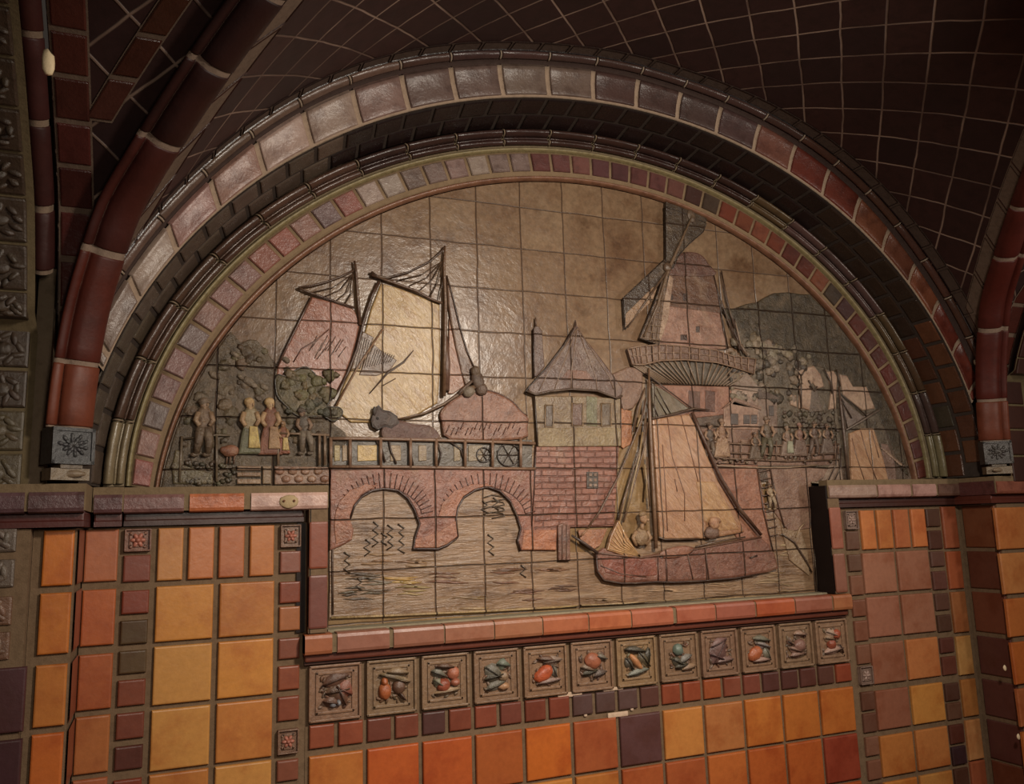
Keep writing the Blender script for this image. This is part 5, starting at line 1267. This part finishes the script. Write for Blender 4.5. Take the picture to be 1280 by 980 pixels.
line(mb, c8([(100, 618), (150, 650), (205, 690)]), [.03, .045, .05], C(62, 48, 42), -.15, 1); line(mb, c8([(168, 590), (140, 620)]), .03, C(130, 96, 70), -.13, 1)
line(mb, c8([(600, 665), (700, 640), (800, 625)]), .03, C(84, 66, 54), -.18, 1); line(mb, c8([(820, 710), (850, 700)]), .03, C(58, 42, 36), -.17, 1)
mb.blob(at(840, 690, -.17), .45, .03, .12, C(124, 84, 66), 0, .1, .1)
s = mb.build('boat_hull', ['stone', 'wood'], fb); tag(s, 'red-brown boat hull')
mb = MB(); fan = c8([(286, 556), (310, 600), (340, 650), (374, 702), (330, 708), (240, 678), (255, 620)]); mb.shape([xz(fan)], -.08, -.19, C(140, 104, 70), 0, .02)
for k in range(7):
    t = k/6; line(mb, c8([(286-40*t, 560+110*t), (300+20*(1-t)-25*t, 640+40*t), (372-20*t*0, 700+4*t)]), .02, C(176, 140, 98), -.195, 1)
s = mb.build('fishing_net', ['sail', 'wood'], fb); tag(s, 'pale fan-shaped net')
mb = MB(); mb.blob(at(799, 648, -.17), .095, .05, .125, C(150, 118, 88), 0, .1, .08); mb.blob(at(804, 650, -.19), .03, .03, .03, C(146, 114, 86)); mb.tube([at(798, 655, -.16), at(797, 662, -.16)], .05, C(140, 110, 82), 0, 6)
for q in ([(790, 664), (786, 672), (790, 682)], [(803, 664), (808, 672), (802, 681)]): mb.tube([at(a, b, -.17) for a, b in q], [.05, .045, .035], C(140, 110, 82), 0, 6)
fp = mb.build('person', 'fig', mural)
mb = MB(); mb.blob(at(797, 671, -.155), .17, .06, .2, C(126, 102, 76), 0, .1, .15); mb.build('shirt', 'fig', fp)
mb = MB(); mb.blob(at(798, 643, -.17), .10, .055, .07, C(128, 104, 76), 0, .15, .1); mb.build('cap', 'fig', fp)
mb = MB(); p = at(886, 654, -.19); mb.blob(p, .13, .09, .15, C(162, 124, 96), 0, 0, .12); mb.blob(at(884, 666, -.17), .2, .07, .14, C(108, 84, 70), 0, 0, .2); mb.blob(at(889, 650, -.2), .12, .07, .06, C(150, 116, 90), 0, -.3, .1); mb.build('person', 'fig', mural)
mb = MB(); mb.shape([xz(c6([(1058, 325), (1082, 315), (1112, 328), (1112, 476), (1062, 476)]))], .0, -.12, C(100, 68, 54), 0, .03)
for x in (1076, 1094): line(mb, c6([(x, 325), (x, 474)]), .014, C(64, 44, 36), -.12, 1)
s = mb.build('mooring_post', ['stone', 'wood'], mural); tag(s, 'brown timber mooring post')
# left terrace: rail, planks, animal
mb = MB(); TR = C(108, 88, 70)
line(mb, c4([(50, 622), (265, 620), (330, 622)]), .03, C(88, 76, 60), -.09)
for x in (90, 265): line(mb, c4([(x, 620), (x, 840)]), .035, C(92, 78, 62), -.09)
mb.build('terrace_rail', 'wood', mural); mb = MB(); line(mb, c4([(545, 612), (660, 616), (790, 622)]), .035, TR, -.14)
for x in (552, 745, 770): line(mb, c4([(x, 615), (x, 760)]), .04, TR, -.13)
mb.build('terrace_rail', 'wood', mural)
mb = MB()
for (y0, y1) in ((765, 786), (795, 815), (826, 850)): mb.shape([xz(c4([(360, y0), (472, y0), (472, y1), (360, y1)]))], .0, -.11, C(132, 108, 84), 0, .02)
mb.shape([xz(c4([(480, 765), (520, 765), (520, 850), (480, 850)]))], .0, -.11, C(118, 96, 72), 0, .02); mb.shape([xz(c4([(536, 765), (792, 770), (792, 850), (536, 852)]))], .0, -.10, C(120, 92, 74), 0, .02)
for k in range(8): p = at(200+(560+k*30)/3.768, 380+(790+(k % 2)*36)/3.768, -.10); mb.blob(p, .085, .03, .07, jit(C(126, 94, 74), .1), 0, 0, .1, 2)
mb.shape([xz(c4([(70, 690), (105, 690), (110, 760), (240, 800), (262, 850), (60, 850), (55, 780)]))], .0, -.09, C(92, 82, 60), 0, .03)
for k in range(40): p = at(200+rn.uniform(60, 360)/3.768, 380+rn.uniform(745, 850)/3.768, -.07); mb.blob(p, .06, .03, .045, jit(C(74, 66, 52), .25), 0, rn.random()*3, .4, 1)
mb.build('terrace_wall', 'stone', mural)
mb = MB(); q = c4([(330, 695)])[0]; mb.blob(at(q[0], q[1], -.11), .16, .06, .11, C(122, 82, 62), 0, .1, .2); mb.blob(at(q[0]-8, q[1]-1, -.12), .08, .05, .07, C(122, 82, 62), 0, 0, .1)
for d in (-4, 0, 5): line(mb, [(q[0]+d, q[1]+5), (q[0]+d-1, q[1]+16)], .022, C(96, 72, 56), -.1)
s = mb.build('dog', 'fig', mural); tag(s, 'small reddish dog')

# ================================================================== CAMERA, LIGHT
cam = bpy.data.cameras.new('camera'); co = bpy.data.objects.new('camera', cam); COL.objects.link(co)
m = Matrix((RT, UP, -FW)).transposed().to_4x4(); m.translation = W(CAMP); co.matrix_world = m
cam.sensor_width = 36; cam.sensor_fit = 'HORIZONTAL'; cam.lens = F/1280*36; cam.shift_y = -10/1280; cam.clip_start = .01
SC.camera = co
def area(name, p, target, size, power, col, spread=180):
    l = bpy.data.lights.new(name, 'AREA'); l.shape = 'DISK'; l.size = size*S; l.energy = power; l.color = col; l.spread = math.radians(spread)
    o = bpy.data.objects.new(name, l); COL.objects.link(o); o.location = W(p)
    d = W(target)-W(p); o.rotation_euler = d.to_track_quat('-Z', 'Y').to_euler()
    return o
WARM = (1.0, .89, .76)
area('pendant_light', (4.9, -13.2, -.8), (4.5, 0, -7.6), 1.6, 40, WARM, 120)
area('hall_light', (17.5, -12.0, -3.2), (0, -1, -4.5), 1.6, 17, WARM, 140)
area('fill_light', (-1.5, -14.0, -4.5), (2.0, 0, -10.5), 2.0, 8, WARM, 130)  # unseen fill lamp, added to brighten the lower wall
w = bpy.data.worlds.new('world'); SC.world = w; w.use_nodes = True
w.node_tree.nodes['Background'].inputs[0].default_value = (1, .82, .68, 1); w.node_tree.nodes['Background'].inputs[1].default_value = .03
SC.view_settings.view_transform = 'Standard'; SC.view_settings.look = 'None'; SC.view_settings.exposure = 0; SC.view_settings.gamma = 1; SC.view_settings.use_curve_mapping = False
